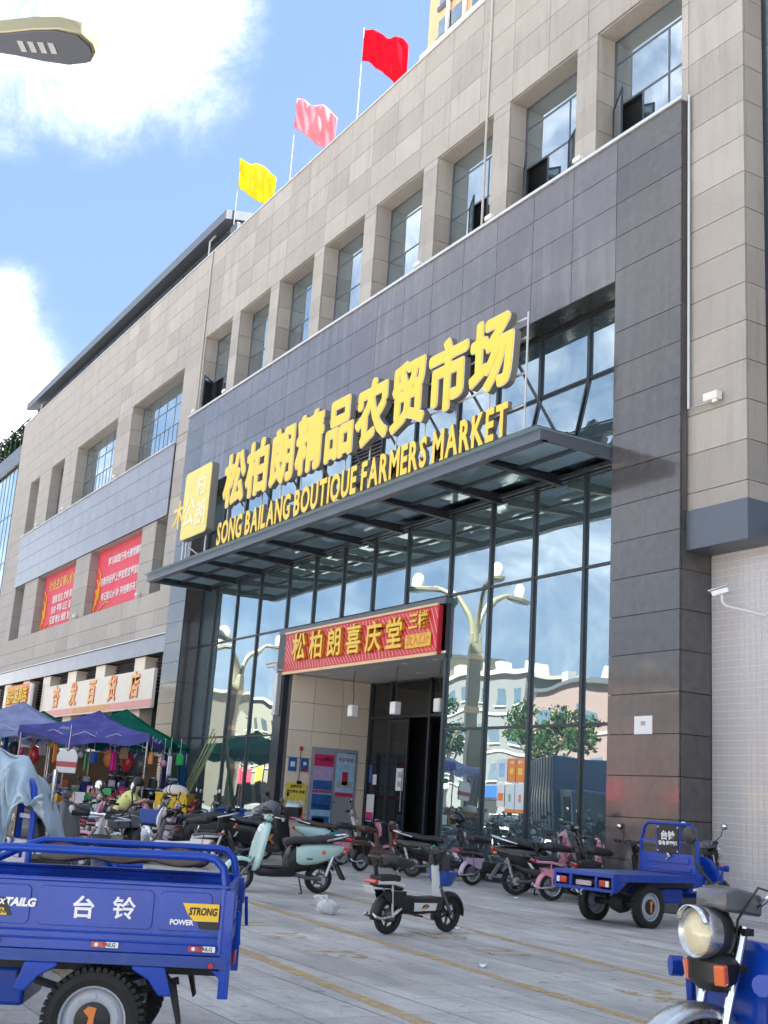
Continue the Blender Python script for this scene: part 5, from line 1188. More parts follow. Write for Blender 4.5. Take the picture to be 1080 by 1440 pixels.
for s_ in (-1, 1):
    G().prism([(.34, .40), (.46, .38), (.50, .56), (.44, .66), (.36, .60)], s_*.168-.012, s_*.168+.012, 'y').obj('green_trim', 'paint_green', gs, False, bevel=.01); G().prism([(.52, .40), (.66, .37), (.66, .62), (.56, .64)], s_*.14-.008, s_*.14+.008, 'y').obj('grey_trim', 'metal_grey', gs, False)
ebike('electric bike with lilac fenders beside the black scooter', (-20.4, 14.5, 0), 82, 'paint_grey', 'black', k=1.1, fend='paint_lilac', plate='white', rear_box=None)
scooter('glossy black scooter with red tail lamp in front of glass', (-18.35, 14.05, 0), 62, 'black_gloss', 'paint_grey', k=1.22, shield='black_gloss', plate='paint_grey', lean=3)
ebike('electric bike under a pale pink windproof cover by the glass', (-18.9, 14.6, 0), 75, 'paint_pink', 'black', k=1.12, fend='paint_lilac', cover='cloth_pink', front='paint_pink')
ebike('pink electric bike with pink rear fender beside the flatbed', (-17.35, 14.1, 0), 70, 'paint_pink', 'black', k=1.12, fend='paint_pink', plate='white')
ebike('black electric bike with round white mirror by granite column', (-16.55, 14.35, 0), 80, 'black', 'black', k=1.12, mirror=True)
# the crowd of bikes on the left
ebike('mint fendered electric bike at left end of the bike crowd', (-25.3, 7.35, 0), 62, 'paint_white', 'black', k=1.15, fend='paint_mint', plate=None)
pink = ebike('pink electric bike that a child leans over', (-25.6, 8.35, 0), 58, 'paint_pink', 'black', k=1.15, fend='paint_pink', front='paint_pink', backrest=False)
ebike('white electric bike carrying a blue crate in the bike crowd', (-24.2, 8.75, 0), 238, 'paint_white', 'black', k=1.15, fend='paint_pink', rear_box='bin_blue', front='paint_pink')
scooter('tall black scooter with quilted leg cover facing the camera', (-25.0, 10.7, 0), 255, 'black', 'black', k=1.25, apron='paint_grey', shield='black')
scooter('white faced scooter with bare mirrors left of leg cover scooter', (-26.6, 9.6, 0), 250, 'paint_white', 'black', k=1.15, shield='paint_cream', mirror_m='white')
ebike('lilac electric bike behind the leg cover scooter', (-27.0, 11.5, 0), 235, 'paint_lilac', 'black', k=1.15, fend='paint_pink', front='paint_lilac', mirror=True)
scooter('black scooter with yellow plate showing its tail to the camera', (-25.9, 11.75, 0), 30, 'black', 'black', k=1.18, plate='paint_yellow', rack=True)
scooter('red scooter with white mirrors deep in the bike crowd', (-28.2, 12.6, 0), 240, 'paint_red', 'black', k=1.15, mirror_m='white')
scooter('dark purple scooter nearest the grey litter bin', (-27.6, 12.9, 0), 250, 'paint_lilac', 'black', k=1.15, mirror_m='white', shield='paint_grey')
scooter('grey scooter with high black seat back beside the tarpaulin', (-22.6, 5.7, 0), 40, 'paint_grey', 'black', k=1.2, backrest=True)
ebike('orange electric bike half hidden behind the leg cover scooter', (-28.6, 11.7, 0), 225, 'paint_orange', 'black', k=1.15, fend='black', front='paint_orange')
ebike('dark electric bike parked against the stall tables', (-29.6, 10.2, 0), 215, 'black', 'black', k=1.15, fend='paint_white', mirror=True)
ebike('white electric bike nose to the stall tables', (-28.9, 9.2, 0), 50, 'paint_white', 'black', k=1.15, fend='paint_white', basket='black')
ebike('white framed electric bike squeezed beside the mint fendered bike', (-26.6, 7.5, 0), 70, 'paint_white', 'paint_mint', k=1.15, fend='paint_white', front='paint_mint', mirror=True)
ebike('red electric bike in the second row of the bike crowd', (-27.6, 8.6, 0), 48, 'paint_red', 'black', k=1.15, fend='black', front='paint_red', mirror=True, basket='black')
scooter('cream scooter with brown seat in the second row', (-28.0, 10.5, 0), 228, 'paint_cream', 'black', 'seat_brown', k=1.15, mirror_m='white')
ebike('pink framed bike with white fenders behind the blue crate bike', (-26.0, 9.9, 0), 215, 'paint_pink', 'paint_white', k=1.15, fend='paint_white', front='paint_white', mirror=True)
ebike('grey electric bike at the near corner of the bike crowd', (-23.0, 9.6, 0), 230, 'paint_grey', 'paint_white', k=1.12, fend='paint_white', front='paint_white', mirror=True)
ebike('orange fendered bike right of the yellow plate scooter', (-26.6, 12.7, 0), 245, 'black', 'black', k=1.15, fend='paint_orange', front='black', mirror=True)
# child leaning over the pink bike
def person(label, loc, rz, joints, edges, radii, sc=1.0):
    t = thing('person', label, 'person', loc, rz, None, sc)
    me = bpy.data.meshes.new('body'); me.from_pydata(joints, edges, []); o = put('body', me, t)
    me.materials.append(MATS['skin'])
    md = o.modifiers.new('Skin', 'SKIN'); md.use_smooth_shade = True
    for v, r_ in zip(me.skin_vertices[0].data if me.skin_vertices else [], radii): v.radius = (r_, r_)
    return t, o
J = [(0,0,.74), (.10,0,.90), (.22,0,1.05), (.27,0,1.12), (.31,0,1.20), (.32,0,1.29),
     (.22,.13,1.04), (.34,.17,.90), (.52,.15,.98), (.22,-.13,1.04), (.34,-.17,.90), (.52,-.15,.98),
     (.03,.09,.70), (.26,.11,.60), (.18,.12,.32), (.26,.12,.27), (.03,-.09,.70), (.26,-.11,.60), (.18,-.12,.32), (.26,-.12,.27)]
Ed = [(0,1),(1,2),(2,3),(3,4),(4,5),(2,6),(6,7),(7,8),(2,9),(9,10),(10,11),(0,12),(12,13),(13,14),(14,15),(0,16),(16,17),(17,18),(18,19)]
Rd = [.10,.11,.10,.045,.085,.08,.05,.035,.026,.05,.035,.026,.075,.055,.036,.03,.075,.055,.036,.03]
ch = thing('person', 'child in yellow shirt and black shorts leaning over a pink bike', 'person', (-25.45, 8.62, .10), R(58), None, 1.18)
bm_ = bpy.data.meshes.new('body'); bm_.from_pydata(J, Ed, []); bo = put('body', bm_, ch); bm_.materials.append(MATS['skin'])
import bmesh
bb = bmesh.new(); bb.from_mesh(bm_); ly = bb.verts.layers.skin.verify(); bb.verts.ensure_lookup_table()
for i, r_ in enumerate(Rd): bb.verts[i][ly].radius = (r_, r_)
bb.verts[0][ly].use_root = True; bb.to_mesh(bm_); bb.free()
md = bo.modifiers.new('Skin', 'SKIN'); md.use_smooth_shade = True; md = bo.modifiers.new('Sub', 'SUBSURF'); md.levels = 1; md.render_levels = 2
g = G(); g.tube([(-.02,0,.72), (.06,0,.84), (.14,0,.95), (.21,0,1.03), (.26,0,1.10)], [.125,.135,.14,.125,.06], 16)
for s_ in (-1, 1): g.tube([(.20, s_*.10, 1.04), (.27, s_*.155, .97), (.31, s_*.17, .93)], [.07,.062,.055], 10)
g.obj('shirt', 'shirt_yellow', ch)
g = G(); g.tube([(-.04,0,.66), (-.01,0,.72), (.02,0,.78)], [.12,.135,.12], 14)
for s_ in (-1, 1): g.tube([(.02, s_*.085, .70), (.15, s_*.10, .655), (.24, s_*.11, .61)], [.095,.085,.075], 12)
g.obj('shorts', 'shorts', ch)
g = G(); g.ell((.30, 0, 1.27), (.115, .10, .105), 16, 10); g.obj('hair', 'hair', ch)
g = G(); [g.ell((.405, s_*.035, 1.235), (.012, .014, .010), 8, 6) for s_ in (-1, 1)]; g.obj('eyes', 'hair', ch)
# tarpaulin on the left-hand tricycle
tp = thing('tarpaulin', 'crumpled pale blue tarpaulin thrown over the left-hand tricycle', 'tarpaulin', (-9.95, 2.55, 0))
rx, ry = .502, .865
tn = random.Random(5); TP = [(tn.uniform(8, 70), tn.uniform(-26, 26), tn.uniform(0, 6.28), tn.uniform(.012, .040)) for _ in range(14)]
def tarp(u, v):
    s = lerp(-1.3, .27, u); top = 1.86-.20*u-.55*max(0, u-.82)/.18
    low = [1.2, 1.15, 1.25, 1.2, 1.3, 1.22, 1.3, 1.1, 1.28, 1.22, 1.0, 1.26, 1.12, 1.3, 1.2, 1.26, 1.06, 1.28, 1.22, 1.30, .98, 1.24, 1.30, .80, 1.27, 1.33, 1.30, 1.38, 1.40]; i = u*(len(low)-1); a = min(int(i), len(low)-2); lo = lerp(low[a], low[a+1], i-a)
    w_ = sum(k*abs(math.sin(f1*u+f2*v*.5+p)) for f1, f2, p, k in TP)
    z = lerp(top, lo, v**1.1)+.05*math.sin(u*23+v*5)*(1-v)
    d = .04+.26*math.sin(min(v*1.7, 1)*math.pi/2)+w_*(.4+.6*v)-.14
    return (s*rx+d*.866, s*ry-d*.5, z)
g = G(); g.grid(tarp, 80, 30); g.obj('sheet', 'cloth_tarp', tp, True, 180, solid=.006)
g = G(); g.grid(lambda u, v: tuple(Vector(tarp(u, 0))+Vector((-.866*.9*v, .5*.9*v, -.3*v+.03*math.sin(u*19+v*6)))), 40, 8); g.obj('back_fold', 'cloth_tarp', tp, True, 180, solid=.006)
for s in (-1.1, .15): G().tube([(s*rx-.3, s*ry+.17, 0), (s*rx-.3, s*ry+.17, 1.6)], .022, 8).obj('pole', 'steel', tp)
# carrier bag and litter
bg_ = thing('carrier_bag', 'knotted white plastic bag lying on the paving', 'bag', (-14.62, 8.02, 0), R(20), None, .78)
g = G()
def bagf(u, v):
    a = 2*math.pi*u; th = math.pi*v; r_ = .155*math.sin(th)**.7*(1+.16*math.sin(a*5+v*9)+.08*math.sin(a*11))
    return (r_*math.cos(a)*1.25, r_*math.sin(a), .115-.115*math.cos(th)+.02*math.sin(a*3))
g.grid(bagf, 36, 16); g.obj('bag_body', 'bag_white', bg_, True, 180)
for s_ in (-1, 1): q = G(); q.tube([(-.02, s_*.03, .21), (-.12, s_*.10, .29), (-.24, s_*.07, .27), (-.25, s_*.02, .21), (-.12, s_*.01, .20)], [.02,.028,.022,.025,.018], 6); q.obj('handle', 'bag_white', bg_)
for lab, x, y in (('white scrap of paper on the paving near the yellow line', -9.95, 7.25), ('white scrap of paper by the front wheel of white bike', -13.0, 9.05), ('white scrap of paper under the green trimmed scooter', -21.7, 13.3), ('white scrap of paper beside the pink bike kickstand', -17.6, 13.5)):
    g = G(); g.grid(lambda u, v: (x+.12*(u-.5), y+.09*(v-.5), .012+.02*math.sin(u*5)*math.cos(v*4)+.012), 5, 5); tag(g.obj('paper_scrap', 'paper', None, True, 180), lab, 'paper', 'paper scraps on the paving')
# litter bins
b_ = thing('litter_bin', 'dark steel litter bin with sloped lid left of the entrance', 'bin', (-29.6, 14.3, 0), R(8))
G().box(-.45, .45, -.3, .3, .06, 1.0).obj('body', 'metal_grey', b_, False, bevel=.02); G().prism([(-.34, 1.0), (.34, 1.0), (.34, 1.12), (0, 1.32), (-.34, 1.12)], -.48, .48, 'x').obj('lid', 'steel', b_, False, bevel=.01)
for s_ in (-1, 1): G().box(s_*.22-.17, s_*.22+.17, -.312, -.298, .55, .92).obj('flap', 'black_matte', b_, False)
b_ = thing('wheelie_bin', 'blue wheeled bin with white emblem beside the litter bin', 'bin', (-29.9, 13.2, 0), R(-10))
g = G(); g.loft([[(-.26,-.26,.12),(.26,-.26,.12),(.26,.26,.12),(-.26,.26,.12)], [(-.34,-.34,1.05),(.34,-.34,1.05),(.34,.34,1.05),(-.34,.34,1.05)]]); g.obj('body', 'bin_blue', b_, False, bevel=.02); G().obox((0, 0, 1.09), (.74, .76, .07)).obj('lid', 'bin_blue', b_, False, bevel=.02)
for s_ in (-1, 1): G().lathe([(0, -.03), (.1, -.03), (.1, .03), (0, .03)], (s_*.24, .28, .1), 14, 'x').obj('wheel', 'rubber', b_)
text('emblem', '人', .28, 'white', b_, (0, -.325, .74), (R(85), 0, 0), .002, .01)
# bundle of sugar canes leaning on the glass
for i, (dx, tx, lab) in enumerate(((0, .7, 'leftmost green cane leaning on the glass beside stall'), (.16, .85, 'second green cane leaning on the glass beside stall'), (.3, 1.0, 'third green cane leaning on the glass beside stall'), (.42, 1.02, 'rightmost green cane leaning on the glass beside stall'))):
    a, b = Vector((-38.6+dx, 14.6, .0)), Vector((-38.3+tx, 15.75, 3.6-.15*i)); n = 14; g = G()
    g.tube([a.lerp(b, k/n)+Vector((.05*math.sin(k*.3), 0, 0)) for k in range(n+1)], [.024+.005*(k % 2) for k in range(n+1)], 8); tag(g.obj('sugar_cane', 'bamboo', None), lab, 'cane', 'canes leaning on the glass')

# ================================================================ market stalls
def tent(label, cx, cy, half, rot, ze, zp, m, skirt=.28, sag=.14, legs=True):
    t = thing('stall_canopy', label, 'canopy', (cx, cy, 0), R(rot), 'fabric canopies over the stalls')
    cs = [(half, -half), (half, half), (-half, half), (-half, -half)]; g = G()
    for i in range(4):
        a, b = cs[i], cs[(i+1) % 4]
        def fn(u, v):
            x, y = lerp(a[0], b[0], u)*v, lerp(a[1], b[1], u)*v
            z = lerp(zp, ze, v)-sag*math.sin(math.pi*v)*.55-sag*.9*math.sin(math.pi*u)*v*v+.015*math.sin(u*21+v*9)
            return (x, y, z)
        g.grid(fn, 16, 10)
        n = Vector((a[0]+b[0], a[1]+b[1], 0)).normalized()
        g.grid(lambda u, v: (lerp(a[0], b[0], u)+n.x*.02*v, lerp(a[1], b[1], u)+n.y*.02*v, ze-sag*.9*math.sin(math.pi*u)-skirt*v*(.75+.25*math.sin(u*13+i))), 20, 3)
    g.obj('roof_cloth', m, t, True, 180)
    for x, y in cs:
        if legs: G().tube([(x*.97, y*.97, 0), (x*.97, y*.97, ze)], .024, 8).obj('leg', 'steel', t)
    for i in range(4):
        a, b = cs[i], cs[(i+1) % 4]; q = G(); n = 4
        for k in range(n):
            p = [(lerp(a[0], b[0], (k+j)/n)*.97, lerp(a[1], b[1], (k+j)/n)*.97) for j in (0, 1)]
            q.tube([(*p[0], ze-.06), (*p[1], ze-.42)], .012, 6); q.tube([(*p[0], ze-.42), (*p[1], ze-.06)], .012, 6)
        q.obj('scissor_frame', 'steel', t)
    return t
tent('blue canopy nearest the camera over the household goods stall', -35.0, 10.9, 1.85, 62, 3.0, 3.65, 'cloth_blue', sag=.24)
tent('pale blue canopy behind the nearest blue canopy', -36.6, 9.0, 1.9, 62, 3.05, 3.8, 'cloth_pale_blue', sag=.24)
tent('second pale blue canopy at the left picture edge', -39.5, 7.6, 2.2, 62, 3.1, 3.9, 'cloth_pale_blue')
tent('green canopy beside the granite portal', -37.6, 12.6, 1.9, 60, 2.95, 3.95, 'cloth_green')
tent('green canopy deeper in the stall row', -44.0, 11.6, 2.0, 60, 3.1, 4.0, 'cloth_green')
# blue curtains at the green stall
for i, (x, y, lab, m) in enumerate(((-37.1, 13.9, 'navy curtain tied at the corner of the green canopy', 'cloth_blue'), (-36.5, 14.25, 'teal curtain flaring from the green canopy leg', 'cloth_sky'))):
    g = G(); g.grid(lambda u, v: (x+.5*(u-.5)*(.3+v*1.0)+.35*v*i, y+.10*math.sin(u*16)+.1*v, 2.75-2.5*v), 22, 14); tag(g.obj('curtain', m, None, True, 180, solid=.006), lab, 'curtain', 'curtains at the green stall')
def table(label, x, y, rz, ln, wd, ht, m='wall_brown'):
    t = thing('stall_table', label, 'table', (x, y, 0), R(rz), 'trestle tables under the canopies')
    G().box(-ln/2, ln/2, -wd/2, wd/2, ht-.05, ht).obj('table_top', m, t, False, bevel=.01)
    for sx in (-1, 1):
        for sy in (-1, 1): G().tube([(sx*(ln/2-.08), sy*(wd/2-.08), 0), (sx*(ln/2-.08), sy*(wd/2-.08), ht-.05)], .022, 6).obj('leg', 'steel', t)
table('long stall table in front of the nearest canopy', -33.0, 9.9, 62, 3.6, 1.0, .95); table('stall table under the green canopy', -34.9, 12.3, 62, 2.6, 1.0, 1.15); table('stall table under the pale canopy', -34.4, 8.0, 62, 3.0, 1.0, .9); table('back stall table with boxes', -36.6, 10.8, 62, 4.0, .8, 1.2)
d62 = Vector((math.cos(R(62)), math.sin(R(62)), 0)); n62 = Vector((-d62.y, d62.x, 0))
def on(base, s, o, z): p = Vector((base[0], base[1], 0))+d62*s+n62*o; return (p.x, p.y, z)
def carton(lab, p, sz, m, grp='goods laid out on the stalls', cat='carton', name='goods_carton', lid=None):
    t = thing(name, lab, cat, p, R(62+random.uniform(-14, 14)), grp)
    G().box(-sz[0]/2, sz[0]/2, -sz[1]/2, sz[1]/2, 0, sz[2]).obj('box', m, t, False, bevel=.012)
    if lid: G().box(-sz[0]/2-.008, sz[0]/2+.008, -sz[1]/2-.008, sz[1]/2+.008, sz[2]*.72, sz[2]+.006).obj('lid', lid, t, False)
    return t
cols = [('red', 'paint_red'), ('white', 'white'), ('yellow', 'paint_yellow'), ('magenta', 'magenta'), ('green', 'paint_green'), ('orange', 'paint_orange'), ('brown', 'cardboard'), ('blue', 'bin_blue'), ('pink', 'paint_pink'), ('cream', 'paint_cream')]
spots = [((-33.0, 9.9), .95, 'front stall table', 3.4), ((-34.9, 12.3), 1.15, 'green canopy table', 2.4), ((-34.4, 8.0), .9, 'pale canopy table', 2.8), ((-36.6, 10.8), 1.2, 'back stall table', 3.8)]
for si, (b_, z, nm, ln) in enumerate(spots):
    for k in range(14):
        cn_, cm = cols[(k*3+si) % 10]
        if si == 1 and k > 5: continue
        s = -ln/2+ln*(k+.5)/14; o_ = random.uniform(-.3, .3); sz = (random.uniform(.2, .36), random.uniform(.2, .34), random.uniform(.14, .40))
        carton(cn_+' carton or tray on the '+('left', 'middle', 'right')[min(k//5, 2)]+' of the '+nm, on(b_, s, o_, z), sz, cm, lid=cols[(k*7+2) % 10][1] if k % 2 else None)
        if k % 2 == 0:
            c2, m2 = cols[(k*3+si+4) % 10]; carton(c2+' packet stacked on the '+('left', 'middle', 'right')[min(k//5, 2)]+' of the '+nm, on(b_, s, o_, z+sz[2]+.007), (.2, .17, random.uniform(.1, .24)), m2)
for k in range(7):
    cn_, cm = cols[(k*3) % 10]; carton(cn_+' crate on the ground before the front stall table', on((-31.9, 9.4), -1.9+k*.62, random.uniform(-.15, .15), 0), (.5, .36, random.uniform(.3, .6)), cm, cat='crate', name='ground_crate')
for k in range(26):
    p = on((-34.9, 12.3), random.uniform(-1.1, 1.1), random.uniform(-.1, .45), 1.15+(.0 if k < 14 else .33 if k < 22 else .66))
    t = thing('plastic_jar', 'clear plastic jar in the heap under the green canopy', 'jar', p, 0, 'clear plastic jars under the green canopy')
    G().lathe([(0, 0), (.12, 0), (.135, .03), (.135, .24), (.09, .29), (.09, .31)], (0, 0, 0), 14, 'z').obj('jar', 'clear_plastic', t); G().lathe([(.095, .30), (.095, .345), (0, .345)], (0, 0, 0), 12, 'z').obj('lid', 'poster_sky' if k % 3 else 'white', t)
for k, (lab, m, s, o, z, sz) in enumerate((('orange lantern-shaped bag hanging under the blue canopy', 'poster_orange', .6, .3, 2.25, .2), ('red cloth bundle hanging under the blue canopy', 'paint_red', 1.1, .5, 2.2, .24), ('clear bag of toys hanging beside the red bundle', 'clear_plastic', 1.5, .5, 2.15, .28), ('purple bundle hanging at the canopy edge', 'paint_lilac', -.6, .4, 2.2, .2), ('red bundle hanging at the left stall', 'paint_red', -1.6, .4, 2.2, .22), ('dark bag hanging at the left stall', 'black', -2.2, .5, 2.3, .22))):
    p = on((-33.8, 10.3), s, o, z); t = thing('hanging_goods', lab, 'bag', p, 0, 'goods hanging under the canopies')
    g = G(); g.ell((0, 0, 0), (sz, sz*.8, sz*1.25), 14, 9); g.obj('bundle', m, t); G().tube([(0, 0, sz), (0, 0, 3.0-z)], .008, 5).obj('string', 'white', t)
hc = random.Random(3); shapes = ('bag', 'ball', 'scarf')
for k in range(22):
    s = -3.0+k*.27; cn_, cm = cols[(k*3+1) % 10]; z = 2.62-hc.uniform(0, .35); p = on((-33.6, 10.2), s, hc.uniform(-.1, .9), z); sh_ = shapes[k % 3]
    t = thing('hanging_goods', 'small %s %s hung on the %s of the canopy rail' % (cn_, sh_, 'left' if k < 8 else 'middle' if k < 15 else 'right'), sh_, p, hc.uniform(0, 3), 'goods hanging under the canopies')
    g = G()
    if k % 3 == 0: g.prism([(-.12, -.22), (.12, -.22), (.10, .02), (.04, .10), (-.04, .10), (-.10, .02)], -.05, .05, 'y')
    elif k % 3 == 1: g.ell((0, 0, -.06), (.10, .10, .10), 12, 8)
    else: g.grid(lambda u, v: (.14*(u-.5)*(1+.5*v), .04*math.sin(u*12), .05-.55*v), 10, 8)
    g.obj('item', cm, t, True, 50, solid=.01 if k % 3 == 2 else 0); G().tube([(0, 0, .04), (0, 0, 2.95-z)], .006, 5).obj('string', 'white', t)
v_ = thing('hanging_vest', 'white and red vest hanging on a stall pole', 'vest', on((-32.2, 9.6), -.3, 0, 1.75)); g = G(); g.prism([(-.26,0),(.26,0),(.28,.45),(.2,.62),(.1,.66),(0,.56),(-.1,.66),(-.2,.62),(-.28,.45)], -.03, .03, 'y'); v_.rotation_euler = (0, 0, R(70)); g.obj('cloth', 'white', v_, False, bevel=.02); G().box(-.27, .27, -.04, .04, .16, .30).obj('band', 'paint_red', v_, False); G().tube([(0, 0, .6), (0, .05, 1.3)], .01, 5).obj('hanger', 'steel', v_)
y_ = thing('yellow_crate', 'bright yellow plastic crate with white sack behind the bikes', 'crate', (-29.1, 11.3, .95), R(50)); g = G(); g.box(-.42, .42, -.3, .3, 0, .03)
for a in (((-.42, .42), (-.3, -.27)), ((-.42, .42), (.27, .3)), ((-.42, -.39), (-.27, .27)), ((.39, .42), (-.27, .27))): g.box(a[0][0], a[0][1], a[1][0], a[1][1], .03, .46)
g.obj('crate', 'paint_yellow', y_, False); g = G(); g.box(-.44, .44, -.32, .32, .43, .47); g.obj('rim', 'paint_yellow', y_, False); g = G(); g.ell((0, 0, .48), (.34, .22, .20), 16, 9); g.obj('sack', 'bag_white', y_)
st_ = thing('crate_stand', 'low wooden stand under the yellow crate', 'stand', (-29.1, 11.3, 0), R(50)); G().box(-.5, .5, -.36, .36, .88, .945).obj('top', 'wall_brown', st_, False)
for sx in (-1, 1):
    for sy in (-1, 1): G().box(sx*.42-.03, sx*.42+.03, sy*.3-.03, sy*.3+.03, 0, .88).obj('leg', 'wall_brown', st_, False)
bp_ = thing('goods_backdrop', 'dark shelving packed with goods behind the stalls', 'shelf', (-37.9, 10.6, 0), R(62)); G().box(-3.4, 3.2, -.02, .03, 0, 2.5).obj('back_panel', 'cardboard', bp_, False)
for z in (.5, 1.1, 1.7, 2.3): G().box(-3.4, 3.2, .031, .4, z, z+.03).obj('shelf_board', 'wall_brown', bp_, False)
for k in range(56):
    z = (.53, 1.13, 1.73)[k % 3]; x = -3.3+k*.115; m = cols[(k*7) % 10][1]
    G().box(x, x+random.uniform(.08, .11), .05, .34, z, z+random.uniform(.2, .48)).obj('packet', m, bp_, False)

# ================================================================ street lamps and the other side of the street
def lamp(label, x, y, rot, h=12.2, heads=3, dz=0.0):
    t = thing('street_lamp', label, 'street lamp', (x, y, dz), R(rot), 'ornamental street lamps')
    G().box(-.42, .42, -.42, .42, 0, 1.4).obj('plinth', 'lamp_post', t, False, bevel=.03)
    g = G(); g.loft([[(s*.24, c*.24, z) for s, c in ((-1,-1),(1,-1),(1,1),(-1,1))] for z in (1.4, 8.6)]); g.obj('post', 'lamp_post', t, False, bevel=.03)
    for z in (3.0, 5.2, 7.4): G().box(-.27, .27, -.27, .27, z, z+.25).obj('collar', 'gold_line', t, False)
    for k in range(heads):
        a = R(360*k/heads); c, s = math.cos(a), math.sin(a)
        P = lambda r_, z, o=0: (c*r_-s*o, s*r_+c*o, z)
        g = G(); pts = []
        for i in range(9):
            u = i/8; pts.append((.1+1.75*(1-math.cos(u*math.pi/2)), 8.2+2.2*math.sin(u*math.pi/2)))
        g.tube([P(r_, z) for r_, z in pts], [.17-.07*i/8 for i in range(9)], 10); g.obj('arm', 'lamp_post', t)
        # flat leaf-shaped lantern plate with luminous panel and globe
        out_ = [(-.75, .0), (-.55, .16), (-.2, .21), (.15, .30), (.45, .34), (.70, .27), (.80, .08), (.80, -.08), (.70, -.27), (.45, -.34), (.15, -.30), (-.2, -.21), (-.55, -.16)]
        q = G(); n = len(out_)
        lowr = [P(2.25+u, 10.27, v) for u, v in out_]; up = [P(2.25+u*1.03, 10.43, v*1.06) for u, v in out_]
        q.loft([lowr, up]); hd = q.obj('lamp_head', 'lamp_post', t, True, 50, bevel=.015)
        q = G(); q.loft([[P(2.25+u*.95, 10.245, v*.92) for u, v in out_], [P(2.25+u*.95, 10.262, v*.92) for u, v in out_]]); q.obj('underside', 'lamp_under', hd, False)
        for j in range(4): q = G(); q.loft([[P(2.20+j*.12+e, 10.236, f_) for e, f_ in ((-.035,-.10),(.035,-.10),(.035,.10),(-.035,.10))], [P(2.20+j*.12+e, 10.243, f_) for e, f_ in ((-.035,-.10),(.035,-.10),(.035,.10),(-.035,.10))]]); q.obj('light_panel', 'metal_cap', hd, False)
        q = G(); cc_ = P(2.62, 10.43); q.lathe([(.27, 0), (.30, .15), (.29, .38), (.22, .56), (.1, .64), (0, .66)], cc_, 18, 'z'); q.obj('globe', 'lamp_globe', hd)
    return t
lamp('ornamental street lamp whose flat head hangs at the top left corner', -13.95, .18, 60, heads=4, dz=-.32)
lamp('ornamental street lamp mirrored in the glass right of the entrance', -39.3, 4.2, 20)
lamp('ornamental street lamp mirrored in the glass left of the entrance', -66, 3.0, 50)
def town_house(label, x0, x1, h, m, fl, seed, yb=-34, sign=None, flat=True):
    t = thing('street_building', label, 'building', ((x0+x1)/2, yb, 0), 0, 'buildings across the street'); w_ = (x1-x0)/2; rnd = random.Random(seed)
    G().box(-w_, w_, -10, 0, 0, h).obj('wall', m, t, False)
    G().box(-w_-.3, w_+.3, -10.2, .35, h, h+.35).obj('cornice', 'wall_cream' if seed % 2 else 'roof_dark', t, False)
    n = max(2, int((x1-x0)/3)); fh = h/fl
    for f_ in range(1, fl):
        for k in range(n):
            x = -w_+(k+.5)*2*w_/n
            o_ = slab('window', 'window_glass', t, x-.8, x+.8, .0, .04, f_*fh+.8, f_*fh+2.3)
            slab('window_sill', 'wall_cream', t, x-.9, x+.9, .0, .15, f_*fh+.68, f_*fh+.79)
        slab('floor_band', 'wall_grey', t, -w_, w_, .0, .12, f_*fh-.1, f_*fh+.12)
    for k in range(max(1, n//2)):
        x = -w_+(k+.5)*2*w_/max(1, n//2); slab('shop_dark_opening', 'black_matte', t, x-1.6, x+1.6, .0, .03, .1, 2.7)  # black sheet stands for the shaded shop inside
        slab('shop_board', ('bin_blue', 'banner_red', 'sign_yellow', 'white')[(k+seed) % 4], t, x-1.7, x+1.7, .03, .2, 2.9, fh+.35)
    if not flat:
        for k in range(3): G().box(-w_+2+k*2*w_/3, -w_+3.4+k*2*w_/3, -4, -2.5, h+.35, h+1.7).obj('roof_tank', 'wall_grey', t, False)
    return t
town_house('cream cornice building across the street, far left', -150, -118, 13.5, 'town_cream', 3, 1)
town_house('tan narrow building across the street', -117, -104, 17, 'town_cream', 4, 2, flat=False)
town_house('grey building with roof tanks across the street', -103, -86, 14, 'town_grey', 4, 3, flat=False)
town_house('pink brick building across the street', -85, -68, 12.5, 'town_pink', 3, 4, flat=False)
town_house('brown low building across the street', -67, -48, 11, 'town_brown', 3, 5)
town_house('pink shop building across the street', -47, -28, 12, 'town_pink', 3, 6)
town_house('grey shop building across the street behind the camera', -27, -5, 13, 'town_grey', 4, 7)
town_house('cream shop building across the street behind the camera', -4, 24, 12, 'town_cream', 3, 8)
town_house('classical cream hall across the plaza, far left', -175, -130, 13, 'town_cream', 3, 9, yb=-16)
def tree(label, x, y, h, r, seed):
    t = thing('street_tree', label, 'tree', (x, y, 0), 0, 'trees across the street'); random.seed(seed)
    g = G(); g.tube([(0, 0, 0), (.1, 0, h*.3), (.0, .1, h*.55)], [.2, .16, .1], 8)
    for k in range(6): a = k*1.05; g.tube([(.05, 0, h*.4), (math.cos(a)*r*.5, math.sin(a)*r*.5, h*.68), (math.cos(a)*r*.8, math.sin(a)*r*.8, h*.82)], [.09, .05, .02], 6)
    g.obj('trunk', 'bark', t); g = G()
    for k in range(16):
        a = random.uniform(0, 6.28); rr_ = r*random.uniform(.1, .85); leaf_cloud(g, (math.cos(a)*rr_, math.sin(a)*rr_, h*random.uniform(.62, .98)), (r*.42, r*.42, r*.25), 120, .17)
    g.obj('crown', 'leaf' if seed % 2 else 'leaf_dark', t, False)
tree('leafy street tree beyond the truck', -52, -9.5, 7.5, 2.8, 11); tree('leafy street tree beside the road, middle', -62, -9.5, 8, 3, 12); tree('leafy street tree beside the road, far left', -75, -9.5, 7, 2.6, 13); tree('leafy street tree behind the camera', -36, -9.5, 7.5, 2.8, 14)
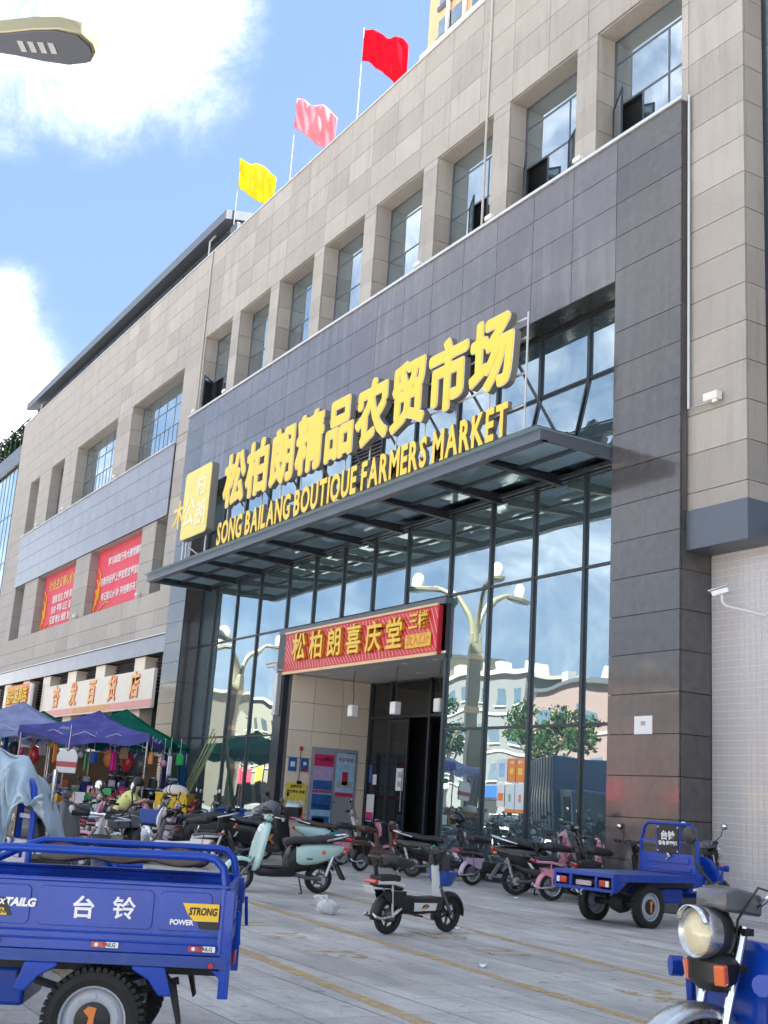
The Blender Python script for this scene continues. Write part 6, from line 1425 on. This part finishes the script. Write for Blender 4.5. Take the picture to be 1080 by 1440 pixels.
def car(label, x, y, rz, m):
    t = thing('parked_car', label, 'car', (x, y, 0), R(rz), 'cars parked by the road')
    g = shell([(-2.15, .60, .70, .18), (-2.0, .62, .82, .30), (-1.2, .62, .88, .34), (1.0, .60, .88, .33), (1.9, .56, .82, .26), (2.15, .50, .66, .16)], 'x', 24, 4.5); g.obj('body', m, t)
    g = shell([(-1.85, .95, .60, .06), (-1.35, 1.14, .70, .28), (-.4, 1.18, .72, .30), (.35, 1.15, .70, .27), (1.05, .93, .62, .06)], 'x', 24, 4.0); g.obj('cabin', 'dark_glass', t)
    G().obox((-.45, 0, 1.47), (1.5, 1.22, .04)).obj('roof', m, t, False, bevel=.02)
    for sx in (-1.35, 1.35):
        for sy in (-.80, .80): wheel(t, (sx, sy, .32), .32, .2, 'steel', 5)
    for s_ in (-1, 1): G().ell((2.06, s_*.58, .62), (.08, .17, .08), 12, 7).obj('headlight', 'lens_white', t); G().ell((-2.10, s_*.60, .72), (.06, .16, .09), 12, 7).obj('tail_light', 'lens_red', t)
car('white car parked by the road, mirrored in glass', -38.5, -2.2, 12, 'paint_white'); car('dark grey car parked by the road beside the white car', -33.5, -2.0, 8, 'paint_grey'); car('white car farther along the road', -46, -3.0, 10, 'paint_white'); car('black car farther along the road', -53, -3.4, 12, 'black_gloss')
car('silver car at the near kerb behind the camera', -27, -5.5, 4, 'metal_cap')
tk = thing('box_truck', 'blue box truck mirrored in the glass beside the column', 'truck', (-33.2, 3.9, 0), R(25))
G().box(-3.6, 1.0, -1.1, 1.1, .95, 3.5).obj('cargo_box', 'truck_blue', tk, False, bevel=.03)
for k in range(11): G().box(-3.5+k*.42, -3.44+k*.42, 1.1, 1.125, 1.0, 3.45).obj('cargo_rib', 'truck_blue', tk, False)
g = G(); g.prism([(1.15, .55), (2.9, .55), (2.95, 1.25), (2.65, 2.35), (1.15, 2.4)], -1.0, 1.0, 'y'); g.obj('cab', 'truck_blue', tk, False, bevel=.06)
G().prism([(2.93, 1.35), (2.955, 1.35), (2.69, 2.25), (2.665, 2.25)], -.85, .85, 'y').obj('windscreen', 'dark_glass', tk, False)
for s_ in (-1, 1): G().prism([(1.5, 1.35), (2.6, 1.35), (2.4, 2.15), (1.5, 2.15)], s_*1.0-.006, s_*1.0+.006, 'y').obj('side_window', 'dark_glass', tk, False)
G().box(-3.6, 2.8, -.45, .45, .55, .94).obj('chassis', 'under', tk, False)
for sx in (-2.3, 2.0):
    for sy in (-.9, .9): wheel(tk, (sx, sy, .42), .42, .26, 'steel', 6)
